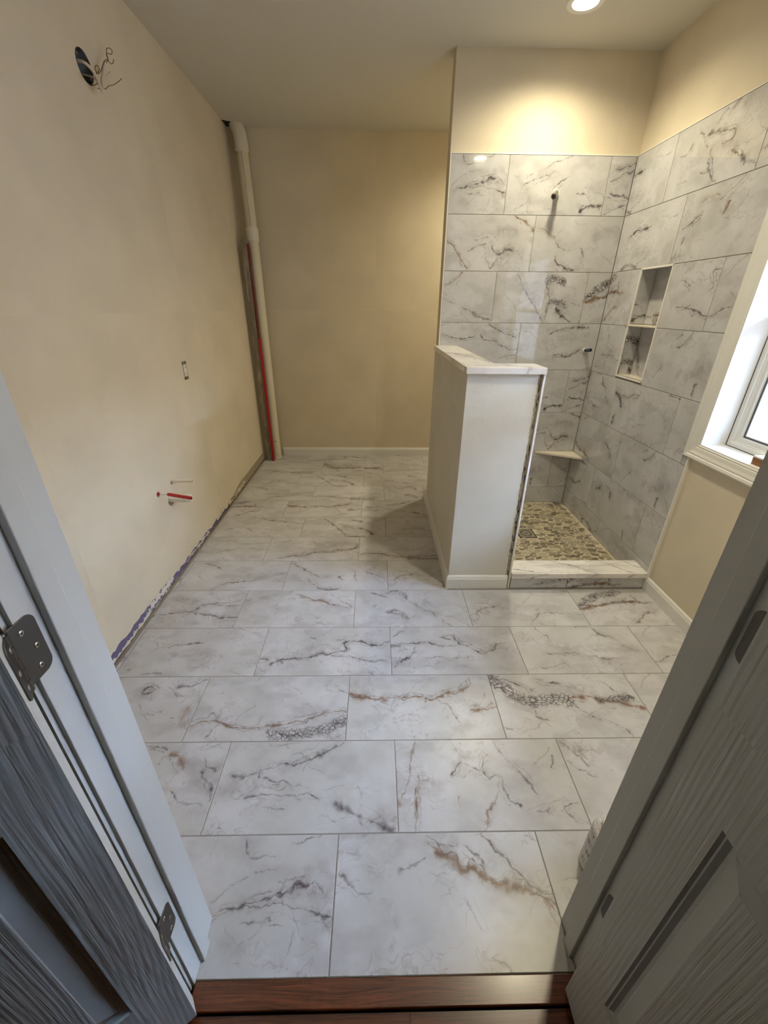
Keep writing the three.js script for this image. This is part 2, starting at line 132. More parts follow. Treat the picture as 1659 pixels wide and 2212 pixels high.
 r3b: [['g',6,0.8,[0.602,0.33,0.679,0.346,0.734,0.333,0.821,0.288,0.876,0.31,0.925,0.252,1.01,0.19]], ['g',6,0.6,[0.55,0.703,0.61,0.729,0.688,0.647]], ['g',5,0.5,[0.927,0.572,0.972,0.654,0.925,0.794,0.98,0.869]], ['g',7,0.45,[1.013,0.739,1.108,0.725,1.201,0.735,1.276,0.722]], ['c',40,0.3,[0.579,0.958,0.46,0.961]]],
 r4b: [['g',5,0.5,[0.413,0.716,0.499,0.794,0.551,0.944,0.576,0.993]], ['c',40,0.4,[0.537,0.324,0.713,0.34,0.848,0.549]], ['g',6,0.45,[0.773,0.049,0.767,0.18,0.773,0.245]]],
 r5b: [['w',30,0.8,[0.042,0.696,0.132,0.65,0.186,0.484]], ['g',9,0.75,[0.023,0.716,0.132,0.65,0.186,0.484]], ['g',9,0.65,[0.111,0.314,0.08,0.216,0.093,0.052]], ['b',5,0.5,[0.122,0.686,0.299,0.765,0.447,0.81]], ['g',5,0.5,[0.853,0.997,1.003,0.948]], ['c',50,0.35,[0.564,0.065,0.894,0.088,0.902,0.66]]],
 r6b: [['b',9,0.7,[0.993,0.569,1.075,0.395,1.062,0.239,1.109,0.098]], ['g',8,0.55,[0.716,0.624,0.816,0.569,0.897,0.356]], ['g',7,0.6,[0.057,0.32,0.134,0.163,0.32,0.15,0.45,0.042]], ['c',40,0.4,[0.666,-0.16,0.979,0.026]], ['g',6,0.5,[0.989,0.846,1.015,0.637]]],
 r7b: [['c',35,0.6,[0.548,0.974,0.783,1.007,0.897,0.997]], ['g',7,0.5,[0.083,0.542,0.325,0.781,0.436,0.569]], ['g',6,0.5,[0.788,0.216,0.785,0.026]], ['w',35,0.5,[1.077,0.536,1.201,0.539]]],
};
Object.assign(FACES, {
  n1: [['g', 4, 0.4, [0, 0.2, 0.2, 0.35, 0.45, 0.3, 0.7, 0.5, 1, 0.45]], ['c', 45, 0.3, [0.3, 0.7, 0.6, 0.8]], ['g', 3, 0.3, [0.5, 0.9, 0.7, 0.7, 1, 0.75]]],
  n2: [['b', 5, 0.55, [0, 0.6, 0.2, 0.55, 0.4, 0.7, 0.6, 0.66, 0.8, 0.8, 1, 0.78]], ['c', 40, 0.35, [0.2, 0.3, 0.5, 0.35]], ['g', 3, 0.35, [0.4, 0.1, 0.6, 0.25, 0.9, 0.2]]],
  n3: [['g', 6, 0.5, [0.1, 1, 0.25, 0.7, 0.3, 0.4, 0.5, 0.2, 0.6, 0]], ['w', 35, 0.6, [0.25, 0.7, 0.3, 0.45]], ['g', 3, 0.35, [0.6, 0.8, 0.8, 0.6, 1, 0.55]]],
  quartz: [['g', 2.5, 0.6, [0.28, 1, 0.4, 0.65, 0.5, 0.45, 0.62, 0]], ['b', 2.5, 0.5, [0.68, 1, 0.78, 0.5, 0.9, 0]], ['b', 2.5, 0.45, [0.86, 1, 0.93, 0.6, 1, 0.3]], ['g', 2.5, 0.6, [0.01, 0.3, 0.12, 0.2, 0.26, 0]]],
});
function marble(name, W = 704, H = 352, base = [200, 200, 202]) {
  const strokes = FACES[name]; let sd = 7; for (const ch of name) sd = (sd * 31 + ch.charCodeAt(0)) & 0xffff; seed(sd + 11);
  const G = new Float32Array(W * H), B = new Float32Array(W * H), Cl = new Float32Array(W * H), Wb = new Float32Array(W * H), k = W / 613;
  const stamp = (buf, x, y, r, v) => {
    const R = Math.ceil(r * 2.2), x0 = Math.max(0, Math.floor(x - R)), x1 = Math.min(W - 1, Math.ceil(x + R)), y0 = Math.max(0, Math.floor(y - R)), y1 = Math.min(H - 1, Math.ceil(y + R)), q = 1 / (r * r);
    for (let j = y0; j <= y1; j++) for (let i = x0; i <= x1; i++) { const d = ((i - x) ** 2 + (j - y) ** 2) * q; if (d < 4.8) { const a = v * Math.exp(-d); const o = j * W + i; if (a > buf[o]) buf[o] = a; } }
  };
  const walk = (p, fn, step = 1.2) => {
    const n = p.length / 2, at = (i) => [p[2 * Math.min(n - 1, Math.max(0, i))] * W, p[2 * Math.min(n - 1, Math.max(0, i)) + 1] * H]; let s = rnd() * 999;
    for (let i = 0; i < n - 1; i++) {
      const a = at(i - 1), b = at(i), c = at(i + 1), d = at(i + 2), L = Math.hypot(c[0] - b[0], c[1] - b[1]), m = Math.max(2, Math.ceil(L / step));
      for (let q = 0; q < m; q++) {
        const t = q / m, f = (e) => 0.5 * (2 * b[e] + (c[e] - a[e]) * t + (2 * a[e] - 5 * b[e] + 4 * c[e] - d[e]) * t * t + (3 * b[e] - a[e] - 3 * c[e] + d[e]) * t * t * t);
        const dx = (c[0] - b[0]) / (L || 1), dy = (c[1] - b[1]) / (L || 1); s += L / m; fn(f(0), f(1), dx, dy, s, (i + t) / (n - 1));
      }
    }
  };
  const vein = (buf, p, w, v, depth = 0) => {
    const r0 = w * k * 0.62, amp = 2.6 + r0 * 0.7; const twigs = [];
    walk(p, (x, y, dx, dy, s, t) => {
      const o = ((fbm(s * 0.022, 0.5, sd + 3, 3) - 0.5) * 3.4 + (vnoise(s * 0.16, 2.5, sd + 9) - 0.5) * 0.9) * amp, ends = Math.min(1, 0.3 + 6 * Math.min(t, 1 - t));
      const n1 = vnoise(s * 0.021, 9.1, sd + 1), n2 = vnoise(s * 0.055, 4.4, sd + 2), r = Math.max(0.8, r0 * (0.25 + 1.25 * n1 * n2 * 2) * ends), a = Math.min(1, v * (0.62 + 0.85 * n2));
      const X = x - dy * o, Y = y + dx * o; stamp(buf, X, Y, r, a); stamp(buf, X, Y, Math.max(0.8, r * 0.4), Math.min(1, a * 1.35)); stamp(Cl, X - dy * r * 1.5, Y + dx * r * 1.5, r * 3.2 + 3, a * 0.5);
      if (depth < 1 && rnd() < 0.014) twigs.push([X, Y, dx, dy]);
    });
    for (const [x, y, dx, dy] of twigs) { const an = (rnd() < 0.5 ? 1 : -1) * rr(0.35, 1.1), L = rr(12, 46), c = Math.cos(an), s = Math.sin(an), ex = (dx * c - dy * s) * L, ey = (dx * s + dy * c) * L; vein(buf, [x / W, y / H, (x + ex * 0.5 + rr(-4, 4)) / W, (y + ey * 0.5 + rr(-4, 4)) / H, (x + ex) / W, (y + ey) / H], Math.max(1.4, w * 0.32), v * 0.6, 1); }
  };
  for (const [kind, w, v, p] of strokes) {
    if (kind === 'g' || kind === 'b') {
      vein(kind === 'g' ? G : B, p, w, v); if (name === 'quartz') continue;
      for (let q = 0; q < (v > 0.45 ? 3 : 1); q++) { const ox = rr(-0.03, 0.03), oy = rr(-0.06, 0.06), a = Math.floor(rnd() * 2) * 2, sub = p.slice(a, Math.max(a + 4, p.length - (rnd() < 0.5 ? 2 : 0))).map((e, i) => e + (i % 2 ? oy + rr(-0.03, 0.03) : ox + rr(-0.015, 0.015))); vein(rnd() < 0.3 ? B : G, sub, 2.4, v * rr(0.3, 0.6), 1); }
      walk(p, (x, y) => stamp(Cl, x + rr(-14, 14), y + rr(-10, 10), 15 + 10 * rnd(), v * 0.34), 14);
    }
    else walk(p, (x, y) => stamp(kind === 'c' ? Cl : Wb, x, y, w * k * (kind === 'c' ? 0.75 : 0.55), v), kind === 'c' ? 6 : 3);
  }
  if (name !== 'quartz') for (let i = 0; i < 9; i++) { const x = rnd(), y = rnd(), a = rr(-0.9, 0.9), L = rr(0.06, 0.24); vein(G, [x, y, x + L * 0.5 * Math.cos(a), y + L * Math.sin(a) + rr(-0.05, 0.05), x + L * Math.cos(a), y + 2 * L * Math.sin(a)], 2.2, rr(0.12, 0.34), 1); }
  const cell = 13 * k / 1.357;
  return dataTex(W, H, (x, y) => {
    const m = fbm(x / W * 5, y / H * 2.5, sd + 20, 4), f = fbm(x / W * 26 + m * 3, y / H * 13, sd + 30, 3), wa = fbm(x / 36, y / 36, sd + 50, 2), wb = fbm(x / 36, y / 36, sd + 60, 2);
    const sx = Math.min(W - 1, Math.max(0, Math.round(x + (wa - 0.5) * 20 + (vnoise(x / 6, y / 6, sd + 71) - 0.5) * 5))), sy = Math.min(H - 1, Math.max(0, Math.round(y + (wb - 0.5) * 20 + (vnoise(x / 6, y / 6, sd + 72) - 0.5) * 5))), o = sy * W + sx;
    const br = 0.5 + 0.8 * vnoise(x / 13, y / 13, sd + 81), ra = 1 - Math.min(1, Math.abs(fbm(x / 44 + wb * 2, y / 34 + wa * 2, sd + 90, 3) - 0.5) * 15), rb = 1 - Math.min(1, Math.abs(fbm(x / 120 + wa, y / 70 + wb * 1.5, sd + 99, 4) - 0.52) * 26);
    let g = Math.min(1, G[o] * br * 1.12), b = Math.min(1, B[o] * (0.25 + 0.75 * br) * 1.05), c = Math.min(0.9, Cl[o] * (0.8 * sstep(0.28, 0.66, f) + 0.9 * ra * ra)) + rb * rb * 0.42 * sstep(0.42, 0.62, m) + 0.3 * sstep(0.46, 0.72, fbm(x / 130, y / 80, sd + 111, 4)) * (0.35 + f);
    if (Wb[o] > 0.06) {
      const web = (cs, sh) => { const wx = (x + (wa - 0.5) * 34 + (f - 0.5) * 16) / cs, wy = (y + (wb - 0.5) * 34) / (cs * 0.72), xi = Math.floor(wx), yi = Math.floor(wy); let d1 = 9, d2 = 9; for (let j = -1; j <= 1; j++) for (let i = -1; i <= 1; i++) { const q = Math.hypot(xi + i + hash(xi + i, yi + j, sd + sh) - wx, yi + j + hash(xi + i, yi + j, sd + sh + 1) - wy); if (q < d1) { d2 = d1; d1 = q; } else if (q < d2) d2 = q; } return 1 - sstep(0.02, 0.16 + 0.3 * vnoise(x / 22, y / 22, sd + 130), d2 - d1); };
      const mk = sstep(0.14, 0.55, Wb[o] * (0.4 + 1.1 * fbm(x / 30, y / 30, sd + 140, 3))); g = Math.max(g, Math.max(web(cell * 1.9, 0), 0.75 * web(cell, 5) * sstep(0.45, 0.6, m + (wa - 0.5))) * mk * Math.min(1, Wb[o] * 1.05)); c = Math.max(c, mk * Wb[o] * 0.6 * sstep(0.35, 0.6, f));
    }
    const lum = 1 + (m - 0.5) * 0.14 + (f - 0.5) * 0.035, out = [0, 0, 0], gv = [78, 72, 74], bv = [122, 96, 78], cv = [150, 145, 146];
    for (let i = 0; i < 3; i++) { let v = base[i] * lum + (i === 2 ? (m - 0.5) * 6 : 0); v = mix(v, cv[i], Math.min(1, c)); v = mix(v, bv[i], Math.min(1, b)); v = mix(v, gv[i], Math.min(1, g)); out[i] = Math.max(0, Math.min(255, v)); }
    return out;
  });
}
const MARBLE = {}; for (const n of Object.keys(FACES)) if (n !== 'quartz') { const t = marble(n); MARBLE[n] = { floor: new THREE.MeshPhysicalMaterial({ map: t, roughness: 0.3, specularIntensity: 0.9 }), wall: new THREE.MeshPhysicalMaterial({ map: t, roughness: 0.045, ior: 1.68 }) }; }

// ---------- materials ----------
const std = (o) => new THREE.MeshStandardMaterial(o);
const fine = dataTex(512, 512, (x, y) => { const v = 255 * (0.6 * fbm(x / 512 * 60, y / 512 * 60, 3, 2) + 0.4 * vnoise(x / 2.2, y / 2.2, 9)); return [v, v, v]; }, false);
const bumpAt = (t, r) => { const c = t.clone(); c.repeat.set(r, r); c.needsUpdate = true; return c; };
const rollerTint = dataTex(512, 512, (x, y) => { const v = 246 + 9 * (fbm(x / 512 * 6, y / 512 * 6, 41, 5) - 0.5) * 2; return [v, v, v]; });
const MAT = {
  paintKnee: std({ color: 0xe4dfd3, map: bumpAt(rollerTint, 0.7), roughness: 0.72, bumpMap: bumpAt(fine, 2.2), bumpScale: 0.0004 }),
  paint: std({ color: 0xe6dac2, map: bumpAt(rollerTint, 0.7), roughness: 0.72, bumpMap: bumpAt(fine, 2.2), bumpScale: 0.0004 }),
  ceiling: std({ color: 0xd6d2c8, roughness: 0.9, bumpMap: bumpAt(fine, 2.2), bumpScale: 0.0003 }),
  white: std({ color: 0xe9e9e6, roughness: 0.38 }),
  jamb: std({ color: 0xd0d3d3, roughness: 0.42 }),
  grout: std({ color: 0x93908a, roughness: 0.9 }),
  wallGrout: std({ color: 0x908c84, roughness: 0.9 }),
  panGrout: std({ color: 0xcac0aa, roughness: 0.85, bumpMap: bumpAt(fine, 6), bumpScale: 0.0006 }),
  quartz: new THREE.MeshPhysicalMaterial({ map: marble('quartz', 640, 320, [236, 234, 232]), roughness: 0.16 }),
  cream: new THREE.MeshPhysicalMaterial({ color: 0xe3dbc9, roughness: 0.2 }),
  trimWhite: std({ color: 0xeceae4, roughness: 0.35 }),
  nickel: std({ color: 0x5f5d5b, metalness: 1, roughness: 0.45 }),
  chrome: std({ color: 0xcfcac0, metalness: 1, roughness: 0.16 }),
  steel: std({ color: 0xb9b8b4, metalness: 1, roughness: 0.28 }),
  pvc: std({ color: 0xe3dcc6, roughness: 0.45 }), pvcWhite: std({ color: 0xe9e5d9, roughness: 0.45 }),
  ink: std({ color: 0x3a342c, roughness: 0.8 }), dark: std({ color: 0x1b1917, roughness: 0.9 }), black: std({ color: 0x0d0d0f, roughness: 0.7 }),
  red: std({ color: 0xa8141a, roughness: 0.35 }), blue: std({ color: 0x31475f, roughness: 0.4 }), copper: std({ color: 0x7a4c2a, metalness: 1, roughness: 0.45 }),
  cable: std({ color: 0xdcd5c4, roughness: 0.6 }), box: std({ color: 0x3c3d3f, roughness: 0.55 }),
  vinyl: std({ color: 0xedf0f1, roughness: 0.6 }), gasket: std({ color: 0x4a525c, roughness: 0.6 }),
};
// ---------- setting ----------
const XL = -1.187, XR = 1.575, ZB = -4.36, ZF = -0.508, ZH = -0.393, CE = 2.74, ZP = -3.135, ZPB = -3.25, TILE = 0.613, ROW = 0.3075;
const csg = new Evaluator();
function carve(solid, cuts) {
  let b = new Brush(solid); b.updateMatrixWorld();
  for (const c of cuts) { const q = new Brush(c); q.updateMatrixWorld(); b = csg.evaluate(b, q, SUBTRACTION); }
  const g = b.geometry.index ? b.geometry.toNonIndexed() : b.geometry; g.clearGroups();
  const p = g.attributes.position, n = g.attributes.normal, u = g.attributes.uv;
  for (let i = 0; i < p.count; i++) { const ax = Math.abs(n.getX(i)), ay = Math.abs(n.getY(i)); if (ax > 0.6) u.setXY(i, p.getZ(i), p.getY(i)); else if (ay > 0.6) u.setXY(i, p.getX(i), p.getZ(i)); else u.setXY(i, p.getX(i), p.getY(i)); }
  return g;
}
// ceiling and walls
structure(mesh('ceiling', bx(-1.32, XR + 0.17, CE, CE + 0.12, -4.5, ZH), MAT.ceiling), 'plain off-white ceiling over the bathroom', 'ceiling');
structure(mesh('ceiling_hall', bx(-2.9, 1.745, CE, CE + 0.12, ZH, 5.2), MAT.ceiling), 'plain off-white ceiling over the hall', 'ceiling');
const wallLeft = structure(group('wall_left'), 'beige painted wall with a round box and pipe stubs', 'wall');
mesh('plaster', carve(bx(XL - 0.13, XL, -0.1, CE, ZB - 0.1, ZH), [
  cyl(0.054, [XL - 0.06, 2.333, -2.335], [XL + 0.02, 2.333, -2.335], 36), bx(XL - 0.06, XL + 0.02, 1.048, 1.154, -2.746, -2.684),
  cyl(0.0165, [XL - 0.12, 0.545, -2.245], [XL + 0.02, 0.545, -2.245], 7), cyl(0.0165, [XL - 0.12, 0.54, -2.078], [XL + 0.02, 0.54, -2.078], 9), cyl(0.035, [XL - 0.12, 0.454, -2.192], [XL + 0.02, 0.454, -2.192], 9),
]), MAT.paint, wallLeft);
structure(mesh('wall_back', bx(XL - 0.13, XR + 0.16, -0.1, CE, ZB - 0.14, ZB), MAT.paint), 'beige painted end wall behind the white standpipe', 'wall');
const WY0 = 0.878, WY1 = 1.985, WZ0 = -1.912, WZ1 = -0.6;
const wallRight = structure(group('wall_right'), 'right wall, marble tiled in the shower and beige below the window', 'wall');
mesh('plaster', carve(bx(XR, XR + 0.17, -0.1, CE, ZB - 0.14, ZH), [bx(XR - 0.02, XR + 0.2, WY0 - 0.012, WY1 + 0.012, WZ0 - 0.012, WZ1 + 0.012), bx(XR - 0.02, XR + 0.086, 1.075, 1.682, -2.787, -2.49)]), MAT.paint, wallRight);
const wallPart = structure(group('wall_shower'), 'full height partition with polished marble tiles and beige paint above', 'wall');
mesh('plaster', bx(0.44, XR, -0.1, CE, ZPB, ZP), MAT.paint, wallPart);
structure(mesh('wall_front', carve(bx(-2.9, 1.745, -0.1, CE, ZF, ZH), [bx(-0.459, 0.518, -0.2, 2.07, ZF - 0.1, ZH + 0.1)]), MAT.paint), 'beige wall around the doorway', 'wall');
structure(mesh('wall_hall_left', bx(-2.9, -2.75, -0.1, CE, ZH, 5.2), MAT.paint), 'beige side wall of the hall', 'wall');
structure(mesh('wall_hall_right', bx(1.6, 1.745, -0.1, CE, ZH, 5.2), MAT.paint), 'beige side wall of the hall', 'wall');
structure(mesh('wall_hall_end', bx(-2.9, 1.745, -0.1, CE, 5.05, 5.2), MAT.paint), 'beige end wall of the hall', 'wall');

// ---------- tiles ----------
const fullTile = tileGeo(TILE - 0.003, ROW - 0.003, 0.009, 0.002, 0.004, 0.998, 0.996);
const pool = ['n1', 'n2', 'n3', 'f4d', 'f3a', 'f1b', 'f5a', 'f7a', 'f3d', 'f1a', 'f0a', 's4b', 'f4b', 'f5b', 's4a', 'r4b'];
const floor = structure(group('floor'), 'grey and white marble-look porcelain floor tiles in staggered rows', 'floor');
mesh('subfloor', bx(XL - 0.1, XR + 0.1, -0.12, -0.0105, ZB - 0.1, -0.398), MAT.grout, floor);
mesh('grout', bx(XL + 0.01, XR - 0.002, -0.0105, -0.0016, ZB, -0.3985), MAT.grout, floor);
const KNOWN = { '0:-1': 'f0a', '0:0': 'f0b', '0:1': 'f4d', '1:-1': 'f1a', '1:0': 'f1b', '1:1': 'f1c', '1:2': 'f1d', '2:-2': 'f2a', '2:-1': 'f2b', '2:0': 'f2c', '2:1': 'f2d', '2:2': 'n1', '3:-1': 'f3a', '3:0': 'f3b', '3:1': 'f3c', '3:2': 'f3d', '3:3': 'n1', '4:-2': 'f4a', '4:-1': 'f4b', '4:0': 'f4c', '4:1': 'f4d', '4:2': 'f4e', '5:-1': 'f5a', '5:0': 'f5b', '5:1': 'f4d', '6:-2': 'n1', '6:-1': 'f6b', '6:0': 'f6c', '7:-1': 'f7a', '7:0': 'f7b', '7:1': 'f3d', '8:-2': 'f4e', '8:-1': 'f2c', '8:0': 'f1b', '9:-1': 'f5a', '9:0': 'f6c', '9:1': 'f4c', '10:-1': 'f7b', '10:0': 'f3d', '11:-1': 'f6c', '11:0': 'f2d', '12:-1': 'f3b', '12:0': 'f7a' };
function layTile(parent, face, kind, r, full, place) {   // r: [u0, u1, v0, v1] of what is laid, full: [u0, u1, v0, v1] of the uncut tile
  const g = 0.0015, a = r[0] + g, b = r[1] - g, c = r[2] + g, d = r[3] - g; if (b - a < 0.006 || d - c < 0.006) return;
  const U = (x) => (x - full[0]) / (full[1] - full[0]), V = (y) => (y - full[2]) / (full[3] - full[2]);
  const whole = Math.abs(b - a - TILE + 0.003) < 1e-4 && Math.abs(d - c - ROW + 0.003) < 1e-4 && kind === 'floor';
  const m = mesh('tile', whole ? fullTile : tileGeo(b - a, d - c, 0.009, U(a), V(c), U(b), V(d)), MARBLE[face][kind], parent); place(m, (a + b) / 2, (c + d) / 2); return m;
}
seed(5);
for (let r = 0; r < 13; r++) {
  const za = 0.3979 + r * ROW, zb = Math.min(za + ROW, -ZB - 0.001), base = r % 2 ? -0.543 : -0.116;
  for (let k = -3; k < 4; k++) {
    const x0 = base + k * TILE, full = [x0, x0 + TILE, za, za + ROW], face = KNOWN[`${r}:${k}`] ?? pool[Math.floor(rnd() * pool.length)], put = (m, u, v) => { m.position.set(u, 0, -v); m.rotation.x = -Math.PI / 2; };
    const xa = Math.max(x0, XL + 0.012), xm = r >= 5 && r <= 9 ? 0.418 : XR - 0.003, xb = Math.min(x0 + TILE, xm); if (xb > xa) layTile(floor, face, 'floor', [xa, xb, za, zb], full, put);
    if (r === 9) { const xc = Math.max(x0, 0.418), xd = Math.min(x0 + TILE, XR - 0.003); if (xd > xc) layTile(floor, face, 'floor', [xc, xd, -ZPB, zb], full, put); }
  }
}
// shower walls
const YR = [1.987, 1.681, 1.373, 1.065, 0.758, 0.452, 0.146, -0.16], YT = 2.283;
const backFaces = { '0:0': 'f0a', '0:1': 's1b', '0:2': 's1c', '1:0': 's2a', '1:1': 's2b', '2:0': 's3a', '2:1': 's3b', '2:2': 'f4e', '3:0': 's4a', '3:1': 's4b', '4:0': 'f5b', '4:1': 's1b', '4:2': 's1c', '5:0': 'f7b', '5:1': 's2a', '6:0': 'n1', '6:1': 'r4b', '6:2': 's1b', '7:0': 'f5a', '7:1': 's1c' };
mesh('grout', bx(0.446, 1.5625, 0.002, YT, ZP - 0.002, -3.1268), MAT.wallGrout, wallPart);
for (let i = 0; i < 8; i++) {
  const y0 = YR[i], y1 = i ? YR[i - 1] : YT, first = i % 2 ? 1.004 - 0.613 : 0.796 - 0.613;
  for (let k = 0; k < 3; k++) { const x0 = first + k * TILE, a = Math.max(x0, 0.447), b = Math.min(x0 + TILE, 1.5625); if (b > a) layTile(wallPart, backFaces[`${i}:${k}`] ?? 'n3', 'wall', [a, b, Math.max(y0, 0.004), y1], [x0, x0 + TILE, y0, y0 + 0.306], (m, u, v) => m.position.set(u, v, -3.125)); }
}
mesh('edge_trim', [bx(0.44, 0.447, 0.0, YT + 0.004, ZP, -3.1235), bx(0.447, 1.564, YT, YT + 0.004, ZP, -3.1235)], MAT.trimWhite, wallPart);
const rightFaces = { '0:0': 'r2a', '0:1': 'r1b', '0:2': 'n1', '1:0': 'r2a', '1:1': 'r2b', '2:0': 'f4e', '2:1': 'r3b', '2:2': 'n1', '3:0': 'f3d', '3:1': 'r4b', '4:0': 'f3d', '4:1': 'r5b', '4:2': 'f2a', '5:0': 'r6b', '5:1': 'r4b', '6:0': 's4b', '6:1': 'r7b', '6:2': 's4b', '7:0': 'f3b', '7:1': 'n1' };
mesh('grout', [bx(1.5648, XR + 0.001, 0.002, YT, -3.1255, -2.787), bx(1.5648, XR + 0.001, 0.002, 1.075, -2.787, -2.49), bx(1.5648, XR + 0.001, 1.682, YT, -2.787, -2.49), bx(1.5648, XR + 0.001, 0.002, YT, -2.49, -1.985), bx(1.5648, XR + 0.001, 0.002, 0.8, -1.985, -1.946)], MAT.wallGrout, wallRight);
const putRight = (m, u, v) => { m.position.set(1.563, v, u); m.rotation.y = -Math.PI / 2; };
for (let i = 0; i < 8; i++) {
  const y0 = YR[i], y1 = i ? YR[i - 1] : YT, first = i % 2 ? -2.535 - 0.613 : -2.745 - 0.613, end = i < 5 ? -1.985 : -1.945;
  for (let k = 0; k < 3; k++) {
    const z0 = first + k * TILE, full = [z0, z0 + TILE, y0, y0 + 0.306], face = rightFaces[`${i}:${k}`] ?? 'n1', lo = Math.max(y0, 0.004); let parts = [[Math.max(z0, -3.125), Math.min(z0 + TILE, end)]];
    if (i === 2 || i === 3) parts = parts.flatMap(([a, b]) => b <= -2.785 || a >= -2.492 ? [[a, b]] : [[a, -2.785], [-2.492, b]]);
    for (const [a, b] of parts) if (b > a) layTile(wallRight, face, 'wall', [a, b, lo, y1], full, putRight);
  }
}
layTile(wallRight, 'f2a', 'wall', [-1.985, -1.945, 0.758, 0.804], [-2.2, -1.587, 0.6, 0.906], putRight);
mesh('edge_trim', [bx(1.5615, XR, YT, YT + 0.004, -3.125, -1.985), bx(1.5595, XR, 0.0, 0.804, -1.945, -1.937)], MAT.trimWhite, wallRight);

// shower niche with its white frame, shelf and tiled inside
const niche = group('shower_niche'); tag(niche, 'recessed two-tier wall niche with thin white frame beside the window', 'niche');
const NZ0 = -2.785, NZ1 = -2.492, NY0 = 1.077, NY1 = 1.68, nx = 1.652;
layTile(niche, 'n3', 'wall', [NZ0 + 0.004, NZ1 - 0.004, NY0 + 0.004, 1.371], [-2.9, -2.287, 1.0, 1.306], (m, u, v) => { m.position.set(nx, v, u); m.rotation.y = -Math.PI / 2; });
layTile(niche, 'f2b', 'wall', [NZ0 + 0.004, NZ1 - 0.004, 1.383, NY1 - 0.004], [-3.0, -2.387, 1.37, 1.676], (m, u, v) => { m.position.set(nx, v, u); m.rotation.y = -Math.PI / 2; });
layTile(niche, 's3b', 'wall', [1.564, nx, NY0 + 0.004, 1.371], [1.2, 1.813, 1.03, 1.336], (m, u, v) => m.position.set(u, v, NZ0 + 0.009));
layTile(niche, 's1b', 'wall', [1.564, nx, 1.383, NY1 - 0.004], [1.1, 1.713, 1.38, 1.686], (m, u, v) => m.position.set(u, v, NZ0 + 0.009));
mesh('side_tile', bx(1.564, nx, NY0, NY1, NZ1 - 0.009, NZ1 - 0.0005), MARBLE.n1.wall, niche);
mesh('top_tile', bx(1.564, nx, NY1 - 0.009, NY1 - 0.0005, NZ0, NZ1), MARBLE.n1.wall, niche);
mesh('bottom_tile', bx(1.564, nx, NY0 + 0.0005, NY0 + 0.009, NZ0, NZ1), MAT.cream, niche);
mesh('shelf', rbx(1.5625, nx, 1.372, 1.382, NZ0 + 0.001, NZ1 - 0.001, 0.0015), MAT.cream, niche);
for (const [a, b, c, d] of [[NY0 - 0.002, NY0 + 0.009, NZ0 - 0.002, NZ1 + 0.002], [NY1 - 0.007, NY1 + 0.002, NZ0 - 0.002, NZ1 + 0.002], [NY0, NY1, NZ0 - 0.002, NZ0 + 0.007], [NY0, NY1, NZ1 - 0.007, NZ1 + 0.002]]) mesh('frame_strip', rbx(1.5605, 1.575, a, b, c, d, 0.0012), MAT.trimWhite, niche);

// ---------- knee wall, its cap and the curb ----------
const rawTex = dataTex(64, 1024, (x, y) => { const f = fbm(x / 9, y / 16, 71, 4), h = fbm(x / 14, y / 30, 91, 3), p = fbm(x / 10, y / 26, 55, 3); let c = [196, 192, 184].map(v => v * (0.72 + 0.5 * f)); if (p > 0.6 && y < 700 && x < 38) c = [108, 96, 118]; if (h > 0.63 && x > 30) c = [44, 40, 36]; if (f > 0.66) c = [214, 210, 202]; return c.map(v => Math.min(255, v)); });
const kneeWall = structure(group('wall_knee'), 'low L-shaped wall beside the shower, painted off-white', 'wall');
function extrudeY(pts, y0, y1, bevel = 0) {   // outline [[x, z]...] raised from y0 to y1
  const s = new THREE.Shape(pts.map(([x, z]) => new THREE.Vector2(x, -z))); const g = new THREE.ExtrudeGeometry(s, { depth: y1 - y0 - 2 * bevel, bevelEnabled: bevel > 0, bevelSize: bevel, bevelOffset: -bevel, bevelThickness: bevel, bevelSegments: 2 });
  g.rotateX(-Math.PI / 2); g.translate(0, y0 + bevel, 0); return g;
}
mesh('plaster', extrudeY([[0.418, -1.962], [0.745, -1.962], [0.745, -2.1], [0.556, -2.1], [0.556, ZP], [0.418, ZP]], 0, 1.198), MAT.paintKnee, kneeWall);
const raw = bx(0.745, 0.766, 0.0, 1.198, -2.1, -1.967); { const u = raw.attributes.uv; for (let i = 0; i < u.count; i++) u.setXY(i, (u.getX(i) - 0.745) / 0.021, u.getY(i) / 1.2); }
const rawMat = std({ map: rawTex, roughness: 0.95, bumpMap: rawTex, bumpScale: 0.004 });
mesh('raw_edge', raw, rawMat, kneeWall);
mesh('edge_trim', rbx(0.766, 0.776, 0.0, 1.198, -2.105, -1.952, 0.001), MAT.trimWhite, kneeWall);
{ // torn plaster lip along the raw edge
  seed(77); const s = new THREE.Shape(); s.moveTo(0.742, 0.087); for (let y = 0.087; y < 1.195; y += 0.011) s.lineTo(0.7445 + rr(0, 0.0045), y); s.lineTo(0.742, 1.195); const g = new THREE.ExtrudeGeometry(s, { depth: 0.004, bevelEnabled: false }); g.translate(0, 0, -1.9655); mesh('torn_edge', g, std({ color: 0xe7e2d6, roughness: 0.95 }), kneeWall);
}
for (let i = 4; i < 8; i++) for (let k = 0; k < 2; k++) { const z0 = -3.125 + k * TILE - (i % 2 ? 0.2 : 0); layTile(kneeWall, pool[(i * 3 + k) % pool.length], 'wall', [Math.max(z0, -3.12), Math.min(z0 + TILE, -2.11), Math.max(YR[i], 0.004), YR[i - 1]], [z0, z0 + TILE, YR[i], YR[i] + 0.306], (m, u, v) => { m.position.set(0.5655, v, u); m.rotation.y = Math.PI / 2; }); }
const cap = mesh('cap', extrudeY([[0.408, -3.124], [0.408, -1.94], [0.773, -1.94], [0.773, -2.106], [0.572, -2.106], [0.572, -3.124]], 1.198, 1.226, 0.0015), MAT.quartz, kneeWall);
